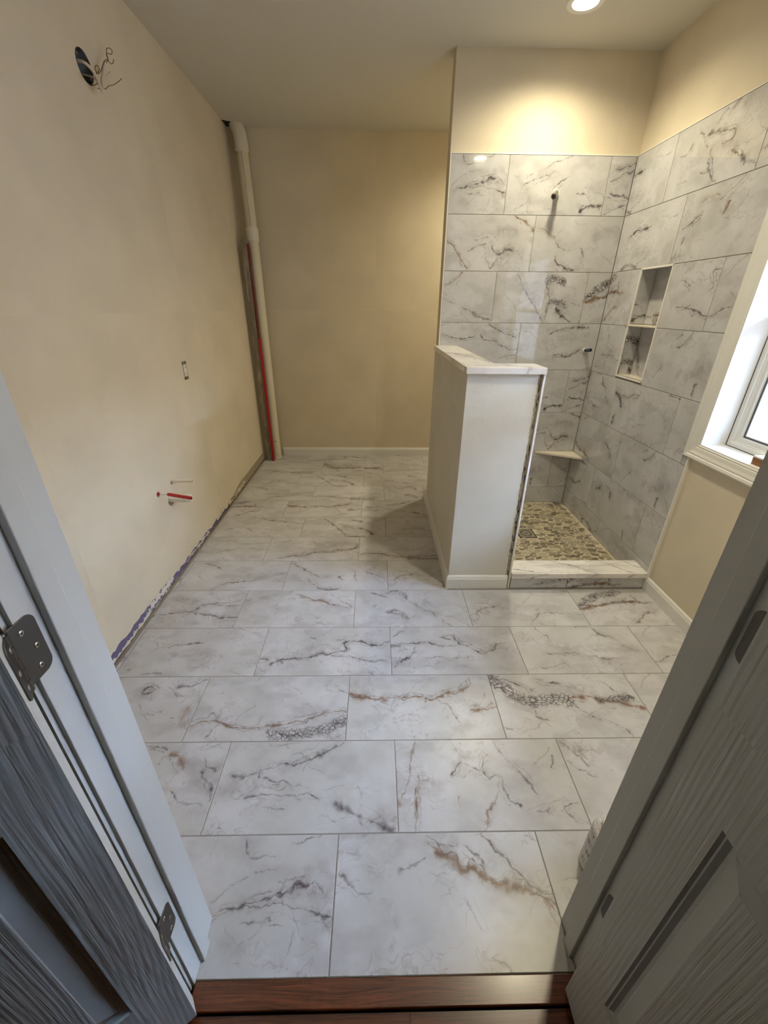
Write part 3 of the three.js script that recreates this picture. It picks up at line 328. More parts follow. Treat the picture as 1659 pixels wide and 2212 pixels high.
cap.userData.label = 'pale quartz L-shaped cap on top of the knee wall';
const curb = group('shower_curb'); tag(curb, 'low shower curb with veined quartz top and marble tile front', 'curb');
mesh('core', bx(0.778, 1.562, -0.005, 0.078, -2.07, -1.957), MAT.grout, curb);
const slab = rbx(0.777, 1.5625, 0.077, 0.108, -2.08, -1.937, 0.002); { const p = slab.attributes.position, u = slab.attributes.uv; for (let i = 0; i < p.count; i++) u.setXY(i, (p.getX(i) - 0.777) / 0.786, (-1.937 - p.getZ(i) + (0.108 - p.getY(i))) / 0.17); }
mesh('top_slab', slab, MAT.quartz, curb);
layTile(curb, 'f0a', 'wall', [0.778, 1.11, 0.001, 0.076], [0.6, 1.213, -0.1, 0.206], (m, u, v) => m.position.set(u, v, -1.947));
layTile(curb, 'f4e', 'wall', [1.11, 1.5625, 0.001, 0.076], [1.0, 1.613, -0.16, 0.146], (m, u, v) => m.position.set(u, v, -1.947));

// ---------- shower pan of flat pebbles ----------
const pan = structure(group('floor_shower'), 'shower floor of flat beige and grey pebbles in cream grout', 'floor');
mesh('grout', bx(0.565, 1.563, -0.01, 0.0035, -3.125, -2.07), MAT.panGrout, pan);
{
  seed(4242); const x0 = 0.57, x1 = 1.561, z0 = -3.122, z1 = -2.075, SX = 0.5, sp = 0.0262, pts = [];   // cells are 1 / SX times longer along x
  for (let v = z0 - 0.08; v < z1 + 0.08; v += sp * 0.95) for (let u = (x0 - 0.15) * SX; u < (x1 + 0.15) * SX; u += sp) pts.push([u + rr(-0.42, 0.42) * sp, v + rr(-0.42, 0.42) * sp]);
  const bend = (x, z) => [x + 0.022 * (vnoise(x * 5, z * 13, 3) - 0.5) * 2, z + 0.05 * (vnoise(x * 9, z * 6, 7) - 0.5) * 2], list = [];
  for (let i = 0; i < pts.length; i++) {
    const [u, v] = pts[i]; let poly = [[u - 0.05, v - 0.05], [u + 0.05, v - 0.05], [u + 0.05, v + 0.05], [u - 0.05, v + 0.05]];
    for (let j = 0; j < pts.length; j++) { const du = pts[j][0] - u, dv = pts[j][1] - v, dd = du * du + dv * dv; if (j === i || dd > 0.0064) continue; const out = [], side = (p) => (p[0] - u - du / 2) * du + (p[1] - v - dv / 2) * dv; for (let k = 0; k < poly.length; k++) { const p = poly[k], q = poly[(k + 1) % poly.length], a = side(p), b = side(q); if (a <= 0) out.push(p); if (a * b < 0) { const t = a / (a - b); out.push([p[0] + (q[0] - p[0]) * t, p[1] + (q[1] - p[1]) * t]); } } poly = out; }
    let pw = poly.map(([p, q]) => bend(p / SX, q)); const n = pw.length; if (n < 3) continue;
    pw = pw.flatMap((p, k) => { const q = pw[(k + 1) % n]; return [[mix(p[0], q[0], 0.28), mix(p[1], q[1], 0.28)], [mix(p[0], q[0], 0.72), mix(p[1], q[1], 0.72)]]; });
    const cx = pw.reduce((s, p) => s + p[0], 0) / pw.length, cz = pw.reduce((s, p) => s + p[1], 0) / pw.length, f = rr(0.84, 0.93) * (rnd() < 0.12 ? 0.8 : 1); pw = pw.map(([p, q]) => [(p - cx) * f, (q - cz) * f]);
    let A = 0; pw.forEach((p, k) => { const q = pw[(k + 1) % pw.length]; A += p[0] * q[1] - q[0] * p[1]; }); A = Math.abs(A) / 2;
    const col = Math.floor(rnd() * 6); if (A < 0.00012 || pw.some(([p, q]) => p + cx < x0 || p + cx > x1 || q + cz < z0 || q + cz > z1) || (cx > 1.0 && cx < 1.17 && cz > -2.66 && cz < -2.52)) continue;
    list.push({ cx, cz, pw, A, col });
  }
  const pebbleGeo = (pw) => { const pos = [], m = pw.length, T = pw.map(([p, q]) => [p * 0.9, 0.0034, q * 0.9]), B = pw.map(([p, q]) => [p, 0.0004, q]); for (let k = 0; k < m; k++) { const l = (k + 1) % m; pos.push(0, 0.0037, 0, ...T[l], ...T[k], ...T[k], ...T[l], ...B[k], ...T[l], ...B[l], ...B[k]); } const g = new THREE.BufferGeometry(); g.setAttribute('position', new THREE.Float32BufferAttribute(pos, 3)); g.computeVertexNormals(); return g; };
  const stone = [0xa39982, 0x8d836e, 0xb3a88f, 0x766d5e, 0xbcb199, 0x9a9382].map(c => std({ color: c, roughness: 0.5 }));
  list.sort((p, q) => q.A - p.A); const rest = [[], [], [], [], [], []];
  list.forEach(({ cx, cz, pw, col }, i) => { if (i < 300) mesh('pebble', pebbleGeo(pw), stone[col], pan).position.set(cx, 0.0034, cz); else rest[col].push(pebbleGeo(pw).translate(cx, 0.0034, cz)); });
  rest.forEach((g, i) => { if (g.length) { const m = mesh('small_pebbles', g, stone[i], pan); m.userData.kind = 'stuff'; } });
}
const drain = group('shower_drain'); tag(drain, 'square brushed metal floor drain with round slotted ring', 'drain'); drain.position.set(1.085, 0.0035, -2.59);
mesh('grate', rbx(-0.055, 0.055, 0, 0.004, -0.055, 0.055, 0.0012), std({ color: 0xa39b8d, metalness: 0.5, roughness: 0.45 }), drain);
for (let i = 0; i < 4; i++) mesh('slot', new THREE.RingGeometry(0.033, 0.04, 12, 1, i * Math.PI / 2 + 0.06, Math.PI / 2 - 0.12).rotateX(-Math.PI / 2).translate(0, 0.0043, 0), MAT.black, drain);
mesh('centre_slot', bx(-0.016, 0.016, 0.004, 0.0044, -0.0025, 0.0025), MAT.black, drain);
mesh('tile_rim', [bx(-0.062, -0.055, 0, 0.003, -0.062, 0.062), bx(0.055, 0.062, 0, 0.003, -0.062, 0.062), bx(-0.055, 0.055, 0, 0.003, -0.062, -0.055), bx(-0.055, 0.055, 0, 0.003, 0.055, 0.062)], MAT.dark, drain);

tag(mesh('corner_shelf', extrudeY([[1.262, -3.1248], [1.5625, -3.1248], [1.5625, -2.963]], 0.437, 0.452, 0.001), MAT.cream), 'cream triangular corner shelf low in the tiled shower', 'shelf');
const arm = group('bent_pipe_stub'); tag(arm, 'short bent chrome pipe stub high on the tiled shower wall', 'pipe');
mesh('collar', cyl(0.021, [1.1, 2.1, -3.125], [1.1, 2.1, -3.108], 22, 0.018), MAT.pvcWhite, arm);
mesh('nipple', tube([[1.1, 2.1, -3.12], [1.097, 2.098, -3.098], [1.088, 2.089, -3.075], [1.076, 2.077, -3.06]], 0.0135, 24, 16), MAT.chrome, arm);
mesh('thread_ring', pipe(0.0175, 0.005, [1.08, 2.082, -3.064], [1.066, 2.067, -3.046], 20), MAT.steel, arm);
const valve = group('shower_valve_stub'); tag(valve, 'short blue capped pipe stub sticking out of the tiled shower wall', 'pipe');
mesh('sleeve', cyl(0.016, [1.487, 1.2, -3.125], [1.488, 1.2, -3.115], 18), MAT.pvcWhite, valve);
mesh('stub', pipe(0.0115, 0.003, [1.487, 1.2, -3.12], [1.503, 1.207, -3.068], 18), MAT.blue, valve);
mesh('bore', cyl(0.0086, [1.5022, 1.2066, -3.072], [1.5031, 1.207, -3.0685], 16), MAT.black, valve);
// ---------- baseboards ----------
const BASE = [[0, 0], [0.013, 0], [0.013, 0.064], [0.0105, 0.067], [0.0105, 0.071], [0.008, 0.079], [0.003, 0.085], [0, 0.085]];
structure(mesh('baseboard_back', prism(BASE, (a, b, s) => [mix(-1.01, XR, s), b, ZB + a]), MAT.white), 'white baseboard along the end wall', 'baseboard');
structure(mesh('baseboard_right', prism(BASE, (a, b, s) => [XR - a - 0.002, b, mix(ZF, -1.936, s)]), MAT.white), 'white baseboard under the window', 'baseboard');
const bbKnee = structure(group('baseboard_knee'), 'white baseboard wrapping the low shower wall', 'baseboard');
mesh('side_run', prism(BASE, (a, b, s) => [0.418 - a, b, mix(-1.962 + a, ZPB, s)]), MAT.white, bbKnee);
mesh('front_run', prism(BASE, (a, b, s) => [mix(0.76, 0.418 - a, s), b, -1.962 + a]), MAT.white, bbKnee);

// ---------- window ----------
const win = structure(group('window_1'), 'white cased window with bright obscured glass', 'window');
const CAS = [[0, 0], [0, 0.007], [0.004, 0.0095], [0.01, 0.0085], [0.0125, 0.0105], [0.03, 0.0125], [0.044, 0.0165], [0.05, 0.0155], [0.054, 0.019], [0.065, 0.021], [0.072, 0.017], [0.072, 0]];
mesh('side_casing', prism(CAS, (a, b, s) => [XR - b, mix(WY0 - a, WY1 + a, s), WZ0 - a]), MAT.white, win);
mesh('side_casing', prism(CAS, (a, b, s) => [XR - b, mix(WY1 + a, WY0 - a, s), WZ1 + a]), MAT.white, win);
mesh('bottom_casing', prism(CAS, (a, b, s) => [XR - b, WY0 - a, mix(WZ1 + a, WZ0 - a, s)]), MAT.white, win);
mesh('head_casing', prism(CAS, (a, b, s) => [XR - b, WY1 + a, mix(WZ0 - a, WZ1 + a, s)]), MAT.white, win);
const JZ0 = WZ0 + 0.006, JZ1 = WZ1 - 0.006, JY0 = WY0 + 0.006, JY1 = WY1 - 0.006;
mesh('side_jamb', bx(1.569, 1.69, JY0 - 0.018, JY1 + 0.018, JZ0 - 0.018, JZ0), MAT.white, win);
mesh('side_jamb', bx(1.569, 1.69, JY0 - 0.018, JY1 + 0.018, JZ1, JZ1 + 0.018), MAT.white, win);
mesh('sill', bx(1.569, 1.69, JY0 - 0.018, JY0, JZ0, JZ1), MAT.white, win);
mesh('head_jamb', bx(1.569, 1.69, JY1, JY1 + 0.018, JZ0, JZ1), MAT.white, win);
const ring = (xa, xb, y0, y1, z0, z1, t) => [bx(xa, xb, y0, y1, z0, z0 + t), bx(xa, xb, y0, y1, z1 - t, z1), bx(xa, xb, y0, y0 + t, z0 + t, z1 - t), bx(xa, xb, y1 - t, y1, z0 + t, z1 - t)];
const inset = (xa, xb, i, t, y0 = JY0, y1 = JY1) => ring(xa, xb, y0 + i, y1 - i, JZ0 + i, JZ1 - i, t);
mesh('groove', inset(1.6895, 1.72, -0.012, 0.0125), MAT.gasket, win);
mesh('frame', [...inset(1.692, 2.745, 0.0025, 0.02), ...inset(1.7, 2.745, 0.02, 0.008)], MAT.vinyl, win);
const midY = 1.44;
for (const [a, b, dx] of [[JY0 + 0.026, midY + 0.02, 0], [midY - 0.02, JY1 - 0.026, 0.02]]) {
  const sash = mesh('sash', [...ring(1.708 + dx, 1.735 + dx, a, b, JZ0 + 0.026, JZ1 - 0.026, 0.02), ...ring(1.714 + dx, 1.735 + dx, a + 0.02, b - 0.02, JZ0 + 0.046, JZ1 - 0.046, 0.004), ...ring(1.72 + dx, 1.735 + dx, a + 0.029, b - 0.029, JZ0 + 0.055, JZ1 - 0.055, 0.005)], MAT.vinyl, win);
  mesh('gasket', ring(1.717 + dx, 1.734 + dx, a + 0.024, b - 0.024, JZ0 + 0.05, JZ1 - 0.05, 0.006), MAT.gasket, sash);
}
const glassBump = dataTex(256, 256, (x, y) => { const v = 255 * fbm(x / 5, y / 5, 13, 3); return [v, v, v]; }, false);
const obscured = new THREE.MeshPhysicalMaterial({ color: 0xffffff, transmission: 1, thickness: 0, roughness: 0.55, ior: 1.5, bumpMap: bumpAt(glassBump, 3.5), bumpScale: 0.0005 });
for (const [a, b, x] of [[JY0 + 0.05, midY - 0.004, 1.728], [midY + 0.004, JY1 - 0.05, 2.748]]) { const g = new THREE.PlaneGeometry(JZ1 - JZ0 - 0.104, b - a); g.rotateY(-Math.PI / 2); g.translate(x, (a + b) / 2, (JZ0 + JZ1) / 2); mesh('pane', g, obscured, win); }
const woodTex = dataTex(256, 256, (x, y) => { const f = fbm(x / 256 * 4, y / 256 * 40, 5, 4); return [120 + 60 * f, 84 + 48 * f, 56 + 36 * f]; });
const block = group('wood_block'); tag(block, 'small offcut of brown wood with a white top on the window sill', 'wood block'); block.position.set(1.625, JY0, -1.575);
mesh('core', bx(-0.033, 0.04, 0.0005, 0.03, -0.062, 0.09), std({ map: woodTex, roughness: 0.9 }), block);
mesh('painted_top', bx(-0.033, 0.04, 0.03, 0.036, -0.062, 0.09), MAT.white, block);
// outside, dim through the obscured glass
structure(mesh('ground_outside', bx(1.8, 16, -0.9, -0.6, -14, 10), std({ color: 0x8b8f88, roughness: 1 })), 'grey ground outside the window', 'ground');
tag(mesh('neighbour_wall', bx(4.2, 4.5, -0.6, 2.25, -10, 8), std({ color: 0x6b5650, roughness: 1 })), 'reddish brick wall of the house next door, blurred through the window glass', 'building');

// ---------- doorway: frame, hinges, two doors ----------
const frame = structure(group('trim_1'), 'white painted door frame with stops on both sides', 'door frame');
for (const s of [-1, 1]) {
  const xj = s < 0 ? -0.438 : 0.497, X = (a) => xj + s * a, span = (a, b) => [Math.min(X(a), X(b)), Math.max(X(a), X(b))];
  mesh('jamb', rbx(...span(0, 0.02), -0.012, 2.05, s < 0 ? -0.513 : -0.497, ZH + 0.001, 0.0012), MAT.jamb, frame);
  mesh('stop', rbx(...span(-0.0105, 0.001), -0.003, 2.04, s < 0 ? -0.467 : -0.458, s < 0 ? -0.431 : -0.424, 0.0022), MAT.jamb, frame);
  mesh('hall_casing', prism([[0.006, 0], [0.006, 0.009], [0.012, 0.011], [0.05, 0.014], [0.062, 0.014], [0.064, 0.012], [0.064, 0]], (a, b, t) => s > 0 ? [X(a), mix(-0.01, 2.055 + a, t), ZH + b] : [X(a), mix(2.055 + a, -0.01, t), ZH + b]), MAT.jamb, frame);
  mesh('room_casing', rbx(...span(s < 0 ? 0.012 : 0.032, 0.07), 0, 2.11, ZF - 0.014, ZF, 0.002), MAT.jamb, frame);
}
mesh('head_jamb', bx(-0.458, 0.517, 2.04, 2.06, -0.497, ZH), MAT.jamb, frame);
function leafGeo(L, h, r, t) { const s = new THREE.Shape(); s.moveTo(0, -h / 2); s.lineTo(L - r, -h / 2); s.absarc(L - r, -h / 2 + r, r, -Math.PI / 2, 0); s.lineTo(L, h / 2 - r); s.absarc(L - r, h / 2 - r, r, 0, Math.PI / 2); s.lineTo(0, h / 2); return new THREE.ExtrudeGeometry(s, { depth: t, bevelEnabled: true, bevelSize: 0.0004, bevelThickness: 0.0004, bevelSegments: 1, curveSegments: 8 }); }
const leaf = leafGeo(0.042, 0.089, 0.014, 0.0016), leafDoor = leafGeo(0.026, 0.089, 0.012, 0.0016);
const screwHead = new THREE.LatheGeometry([[0, 0.0009], [0.0024, 0.0009], [0.0036, 0.0006], [0.0041, 0]].map(p => new THREE.Vector2(...p)), 18).rotateX(Math.PI / 2), cross = [bx(-0.002, 0.002, -0.0005, 0.0005, 0.0008, 0.0011), bx(-0.0005, 0.0005, -0.002, 0.002, 0.0008, 0.0011)];
function hinge(s, y) {
  const h = group('hinge', frame); h.userData.label = 'dark satin metal butt hinge'; h.position.set(s < 0 ? -0.437 : 0.496, y, -0.372);
  const J = mesh('jamb_leaf', leaf, MAT.nickel, h); J.rotation.y = s < 0 ? Math.PI / 2 : -Math.PI / 2; J.position.set(s < 0 ? -0.0015 : 0.0015, 0, s < 0 ? -0.006 : -0.0025);
  if (s > 0) J.scale.x = -1;
  if (s < 0) [[0.012, 0.028], [0.024, -0.002], [0.018, -0.03]].forEach(([a, b], i) => { const m = mesh('screw', screwHead, MAT.steel, h); m.position.set(0.0006, b, -0.0115 - a); m.rotation.y = Math.PI / 2; const c = mesh('screw_slot', [...cross], MAT.black, h); c.position.copy(m.position); c.rotation.set(0, Math.PI / 2, 0.4 + i, 'YXZ'); });
  for (let i = 0; i < 5; i++) mesh('knuckle', cyl(0.0072, [0, -0.0445 + i * 0.018, 0], [0, -0.0445 + i * 0.018 + 0.0172, 0], 18), MAT.nickel, h);
  mesh('pin', [cyl(0.0052, [0, -0.047, 0], [0, 0.0475, 0], 14), cyl(0.0058, [0, 0.0455, 0], [0, 0.0485, 0], 16, 0.0045)], MAT.nickel, h);
  if (s < 0) { const D = mesh('door_leaf', leafDoor, MAT.nickel, h); D.rotation.y = -54 * Math.PI / 180; D.position.set(0.0048, 0, -0.0014); [[0.007, 0.028], [0.016, -0.002], [0.011, -0.03]].forEach(([a, b]) => { const m = mesh('screw', screwHead, MAT.steel, h); m.position.set(0.0048 + 0.588 * a + 0.0003, b, -0.0014 + 0.809 * a - 0.0003); m.rotation.y = Math.PI - 54 * Math.PI / 180; }); }
}
hinge(-1, 1.076); hinge(-1, 0.308); hinge(1, 1.08); hinge(1, 0.318);

const grain = dataTex(1024, 1024, (x, y) => {   // embossed wood grain, height only; 0.5 m across, 1 m along
  const u = x / 1024, v = y / 1024, w = (fbm(u * 2.2, v * 2.2, 17, 3) - 0.5) * 1.6 + (fbm(u * 3, v * 0.8, 27, 2) - 0.5) * 4, ph = u * 46 + w * 1.6, a = Math.abs(ph - Math.floor(ph) - 0.5) * 2, q = vnoise(u * 46, v * 6, 8), f = fbm(u * 240, v * 9, 5, 2);
  const val = 255 * Math.min(1, Math.max(0, 0.35 + 0.45 * Math.pow(a, 0.7) * (0.35 + q) + 0.5 * (f - 0.5))); return [val, val, val];
}, false);
const grainAt = (ru, rv) => { const c = grain.clone(); c.repeat.set(ru, rv); c.needsUpdate = true; return c; };
const doorMat = std({ color: 0xced2d3, roughness: 0.48, bumpMap: grainAt(2, 1), bumpScale: 0.0008 }), doorSmooth = std({ color: 0xced2d3, roughness: 0.45 });
function doorPanel(xa, xb, ya, yb) {
  const prof = [[0, 0], [0.0035, -0.0045], [0.0065, -0.004], [0.0125, -0.0098], [0.019, -0.0098], [0.0215, -0.0086], [0.046, -0.004], [0.0475, -0.0028]], pos = [], uv = [];
  const R = ([i, d]) => [[xa + i, ya + i, d], [xb - i, ya + i, d], [xb - i, yb - i, d], [xa + i, yb - i, d]], put = (a, b, c, d) => { for (const p of [a, b, c, a, c, d]) { pos.push(...p); uv.push(p[0], p[1]); } };
  for (let k = 0; k < prof.length - 1; k++) { const A = R(prof[k]), B = R(prof[k + 1]); for (let i = 0; i < 4; i++) { const j = (i + 1) % 4; put(A[i], A[j], B[j], B[i]); } }
  const g = new THREE.BufferGeometry(); g.setAttribute('position', new THREE.Float32BufferAttribute(pos, 3)); g.setAttribute('uv', new THREE.Float32BufferAttribute(uv, 2)); g.computeVertexNormals();
  const e = prof.at(-1), f = new THREE.PlaneGeometry(xb - xa - 2 * e[0], yb - ya - 2 * e[0]); f.translate((xa + xb) / 2, (ya + yb) / 2, e[1]); const p = f.attributes.position; for (let i = 0; i < 4; i++) f.attributes.uv.setXY(i, p.getX(i) * 1.6 + 0.13, p.getY(i));
  return [g, f];
}
function makeDoor(name, s, pos, turn, label) {   // s: the side to which the leaf runs from its hinge edge in its own x
  const d = structure(group(name), label, 'door'); d.position.set(...pos); d.rotation.y = turn; const w = 0.462, st = 0.079, y0 = 0.012, y1 = 2.03, X = (a, b) => s > 0 ? [a, b] : [-b, -a];
  mesh('core', bx(...X(0, w), y0, y1, -0.035, -0.0115), doorSmooth, d);
  for (const [a, b] of [[0, st], [w - st, w]]) mesh('stile', bx(...X(a, b), y0, y1, -0.012, 0), doorMat, d);
  for (const [a, b] of [[y0, 0.235], [0.862, 1.0], [1.9, y1]]) mesh('rail', bx(...X(st, w - st), a, b, -0.012, 0), doorMat, d);
  for (const [a, b] of [[0.235, 0.862], [1.0, 1.9]]) { const [g, f] = doorPanel(...X(st, w - st), a, b), p = mesh('panel_moulding', g, doorSmooth, d); mesh('raised_panel', f, doorMat, p); }
  return d;
}
makeDoor('door_1', -1, [-0.41, 0, -0.34], 36 * Math.PI / 180, 'white wood-grain panel door swung open beside the hinged jamb');
makeDoor('door_2', 1, [0.452, 0, -0.368], -90.8 * Math.PI / 180, 'white wood-grain panel door standing open square to the doorway');

// ---------- threshold and hall floor ----------
const oak = [0, 1, 2].map(k => { const t = dataTex(1024, 128, (x, y) => { const w = fbm(x / 1024 * 6, y / 128 * 2, 61 + k * 7, 3), g = fbm(x / 1024 * 10, y / 128 * 26 + w * 9, 33 + k, 4), p = vnoise(x / 26, y / 1.4, 80 + k); let m = 0.55 + 0.9 * g; if (p > 0.8) m *= 0.72; return [98 * m, 51 * m, 29 * m].map(v => Math.min(255, v)); }); return new THREE.MeshPhysicalMaterial({ map: t, roughness: 0.3, clearcoat: 0.5, clearcoatRoughness: 0.2 }); });
const woodUV = (g, x0, z0, w) => { const p = g.attributes.position, u = g.attributes.uv; for (let i = 0; i < p.count; i++) u.setXY(i, (p.getX(i) - x0) / 1.1, (p.getZ(i) - z0) / w); return g; };
structure(mesh('trim_2', woodUV(rbx(-0.4375, 0.4965, -0.012, 0.0015, -0.3975, -0.346, 0.003), -0.44, -0.4, 0.055), oak[0]), 'reddish oak threshold board across the doorway', 'threshold');
const hallFloor = structure(group('floor_hall'), 'reddish brown oak plank floor of the hall', 'floor');
mesh('subfloor', bx(-2.8, 1.7, -0.12, -0.03, -0.396, 5.1), MAT.dark, hallFloor);
seed(9); for (let r = 0; r < 14; r++) { const z0 = -0.343 + r * 0.0575; let x = -2.74 + rr(-0.6, 0); while (x < 1.59) { const L = rr(0.5, 1.2), a = Math.max(x, -2.74), b = Math.min(x + L, 1.59); if (b - a > 0.02) mesh('plank', woodUV(bx(a + 0.0004, b - 0.0004, -0.03, -0.0115, z0, z0 + 0.0565), a, z0, 0.0575), oak[Math.floor(rnd() * 3)], hallFloor); x += L; } }
mesh('far_boards', bx(-2.75, 1.6, -0.03, -0.012, -0.343 + 14 * 0.0575, 5.05), oak[1], hallFloor);

// ---------- pipes in the far corner ----------
const vent = group('standpipe'); tag(vent, 'white plastic standpipe running floor to ceiling in the far corner', 'pipe'); vent.position.set(-1.064, 0, -4.268);
mesh('lower_pipe', cyl(0.0445, [0.0, 0, 0.0], [0, 2.0, 0], 32), MAT.pvc, vent);
mesh('coupling', [cyl(0.0515, [0, 1.965, 0], [0, 2.055, 0], 32), cyl(0.0475, [0, 2.055, 0], [0, 2.062, 0], 32)], MAT.pvcWhite, vent);
const up = mesh('upper_pipe', cyl(0.0445, [0, 2.05, 0], [-0.008, 2.62, 0], 32), MAT.pvc, vent);
seed(3); mesh('printed_line', tube(Array.from({ length: 14 }, (_, i) => [0.004 - 0.008 * i / 13 + rr(-0.0012, 0.0012), 2.066 + i * 0.0395, 0.0437]), 0.0013, 60, 5), MAT.ink, up);
const fit = mesh('elbow_fitting', tube([[-0.008, 2.56, 0], [-0.009, 2.63, 0], [-0.018, 2.69, -0.004], [-0.036, 2.735, -0.012], [-0.05, 2.765, -0.02]], 0.051, 30, 28), MAT.pvcWhite, vent);
mesh('fitting_lip', cyl(0.053, [-0.0085, 2.575, 0], [-0.0085, 2.605, 0], 28), MAT.pvcWhite, fit);
mesh('ink_seam', cyl(0.0455, [-0.008, 2.571, 0], [-0.008, 2.5752, 0], 28), MAT.ink, fit);
for (const [a, y, r] of [[0.2, 0.19, 0.006], [0.5, 0.06, 0.004], [0.7, 0.03, 0.004], [0.35, 0.045, 0.003]]) { const q = mesh('scuff', new THREE.CircleGeometry(r, 10), MAT.ink, vent); q.position.set(0.0447 * Math.sin(a), y, 0.0447 * Math.cos(a)); q.rotation.y = a; }
tag(mesh('ceiling_gap', extrudeY([[-1.187, -4.2], [-1.13, -4.23], [-1.14, -4.3], [-1.187, -4.33]], CE - 0.003, CE), MAT.dark), 'dark ragged gap in the ceiling corner beside the standpipe', 'gap');
const barTex = dataTex(64, 1024, (x, y) => { const f = fbm(x / 20, y / 40, 44, 4), g = fbm(x / 6, y / 90, 14, 3); const v = 0.75 + 0.5 * f; return (g > 0.66 ? [170, 162, 148] : [140, 130, 114]).map(c => Math.min(255, c * v)); });
const bar = mesh('leaning_bar', rbx(-0.018, 0.018, 0, 1.965, -0.015, 0.015, 0.0015), std({ map: barTex, roughness: 0.65, metalness: 0.2 })); { const p = bar.geometry.attributes.position, u = bar.geometry.attributes.uv; for (let i = 0; i < p.count; i++) u.setXY(i, (p.getX(i) + p.getZ(i)) * 14, p.getY(i) / 2); } tag(bar, 'tall weathered grey metal bar standing beside the standpipe', 'bar'); bar.position.set(-1.129, 0.0005, -4.186);
const redA = mesh('red_water_pipe', cyl(0.0105, [-1.0965, 0.0005, -4.208], [-1.0965, 1.94, -4.208], 18), std({ color: 0x6e2317, roughness: 0.5 })); tag(redA, 'tall dull brownish red pipe between the grey bar and the standpipe', 'pipe');
const redB = mesh('red_water_pipe', pipe(0.0135, 0.0025, [-1.083, 0.0005, -4.168], [-1.085, 1.19, -4.176], 20), MAT.red); tag(redB, 'shorter bright red water pipe standing in front of the standpipe', 'pipe');

// ---------- left wall fittings ----------
const pexW = mesh('white_water_stub', pipe(0.008, 0.002, [XL - 0.05, 0.551, -2.246], [-1.066, 0.552, -2.246], 18), MAT.pvcWhite); tag(pexW, 'thin white water pipe stub, topmost of those in the left wall', 'pipe');
const redS = group('red_water_stub'); tag(redS, 'red water pipe stub poking out of the left wall', 'pipe');
mesh('stub', pipe(0.0092, 0.002, [-1.134, 0.5415, -2.077], [-0.998, 0.531, -2.05], 18), MAT.red, redS);
mesh('wall_end', cyl(0.0105, [XL - 0.04, 0.5425, -2.078], [XL + 0.012, 0.5425, -2.078], 16, 0.006), MAT.red, redS);
mesh('inner_tube', cyl(0.0058, [XL, 0.5425, -2.078], [-1.12, 0.5415, -2.076], 14), MAT.pvcWhite, redS);
const waste = group('waste_stub'); tag(waste, 'capped white plastic drain stub under the red pipe in the left wall', 'pipe');
mesh('stub', cyl(0.0215, [XL - 0.05, 0.463, -2.19], [-1.094, 0.467, -2.19], 24), MAT.pvcWhite, waste);
mesh('cap', cyl(0.0245, [-1.097, 0.467, -2.19], [-1.067, 0.469, -2.19], 24, 0.022), MAT.pvcWhite, waste);
mesh('cap_seam', cyl(0.0225, [-1.0995, 0.467, -2.19], [-1.0972, 0.467, -2.19], 24), MAT.ink, waste);

const jb = group('junction_box'); tag(jb, 'round dark electrical box set into the upper left wall', 'electrical box'); jb.position.set(XL, 2.333, -2.335);
mesh('shell', new THREE.LatheGeometry([[0.0, -0.048], [0.049, -0.048], [0.0525, -0.044], [0.0525, 0.001], [0.0505, 0.001], [0.0505, -0.042], [0, -0.045]].map(p => new THREE.Vector2(...p)), 36).rotateZ(-Math.PI / 2), MAT.box, jb);
for (const a of [0.7, 3.84]) { const e = mesh('screw_ear', cyl(0.008, [-0.04, 0.043 * Math.sin(a), 0.043 * Math.cos(a)], [-0.002, 0.043 * Math.sin(a), 0.043 * Math.cos(a)], 14), MAT.box, jb); mesh('ear_hole', cyl(0.0025, [-0.003, 0.043 * Math.sin(a), 0.043 * Math.cos(a)], [-0.0015, 0.043 * Math.sin(a), 0.043 * Math.cos(a)], 10), MAT.steel, e); }
const wires = group('wall_wires'); tag(wires, 'loose white cable and curled bare copper wires hanging from the round wall box', 'wires');
mesh('white_cable', tube([[-1.225, 2.34, -2.31], [-1.17, 2.333, -2.305], [-1.15, 2.314, -2.318], [-1.142, 2.29, -2.325], [-1.135, 2.262, -2.323], [-1.14, 2.262, -2.345], [-1.15, 2.3, -2.375], [-1.155, 2.345, -2.415], [-1.158, 2.39, -2.452]], 0.0058, 70, 10), MAT.cable, wires);
mesh('white_wire', tube([[-1.225, 2.32, -2.36], [-1.16, 2.3, -2.35], [-1.14, 2.262, -2.335], [-1.145, 2.285, -2.365], [-1.15, 2.33, -2.405], [-1.152, 2.345, -2.44], [-1.152, 2.365, -2.47]], 0.0034, 50, 8), MAT.cable, wires);
mesh('copper_wire', tube([[-1.2, 2.28, -2.35], [-1.15, 2.28, -2.33], [-1.15, 2.307, -2.334], [-1.148, 2.322, -2.352], [-1.15, 2.343, -2.377], [-1.15, 2.347, -2.363], [-1.15, 2.33, -2.341], [-1.153, 2.32, -2.357], [-1.15, 2.336, -2.382], [-1.15, 2.365, -2.412], [-1.15, 2.391, -2.441], [-1.152, 2.405, -2.468]], 0.0014, 110, 6), MAT.copper, wires);
mesh('copper_wire', tube([[-1.155, 2.392, -2.461], [-1.15, 2.407, -2.472], [-1.15, 2.423, -2.47], [-1.15, 2.437, -2.474], [-1.15, 2.454, -2.501], [-1.15, 2.456, -2.524], [-1.15, 2.441, -2.516], [-1.152, 2.424, -2.472], [-1.15, 2.408, -2.47], [-1.15, 2.399, -2.482], [-1.15, 2.41, -2.51], [-1.15, 2.426, -2.522]], 0.0014, 110, 6), MAT.copper, wires);
mesh('copper_wire', tube([[-1.16, 2.27, -2.345], [-1.15, 2.282, -2.384], [-1.15, 2.308, -2.43], [-1.15, 2.325, -2.47], [-1.15, 2.356, -2.526], [-1.15, 2.38, -2.565]], 0.0012, 50, 6), MAT.copper, wires);

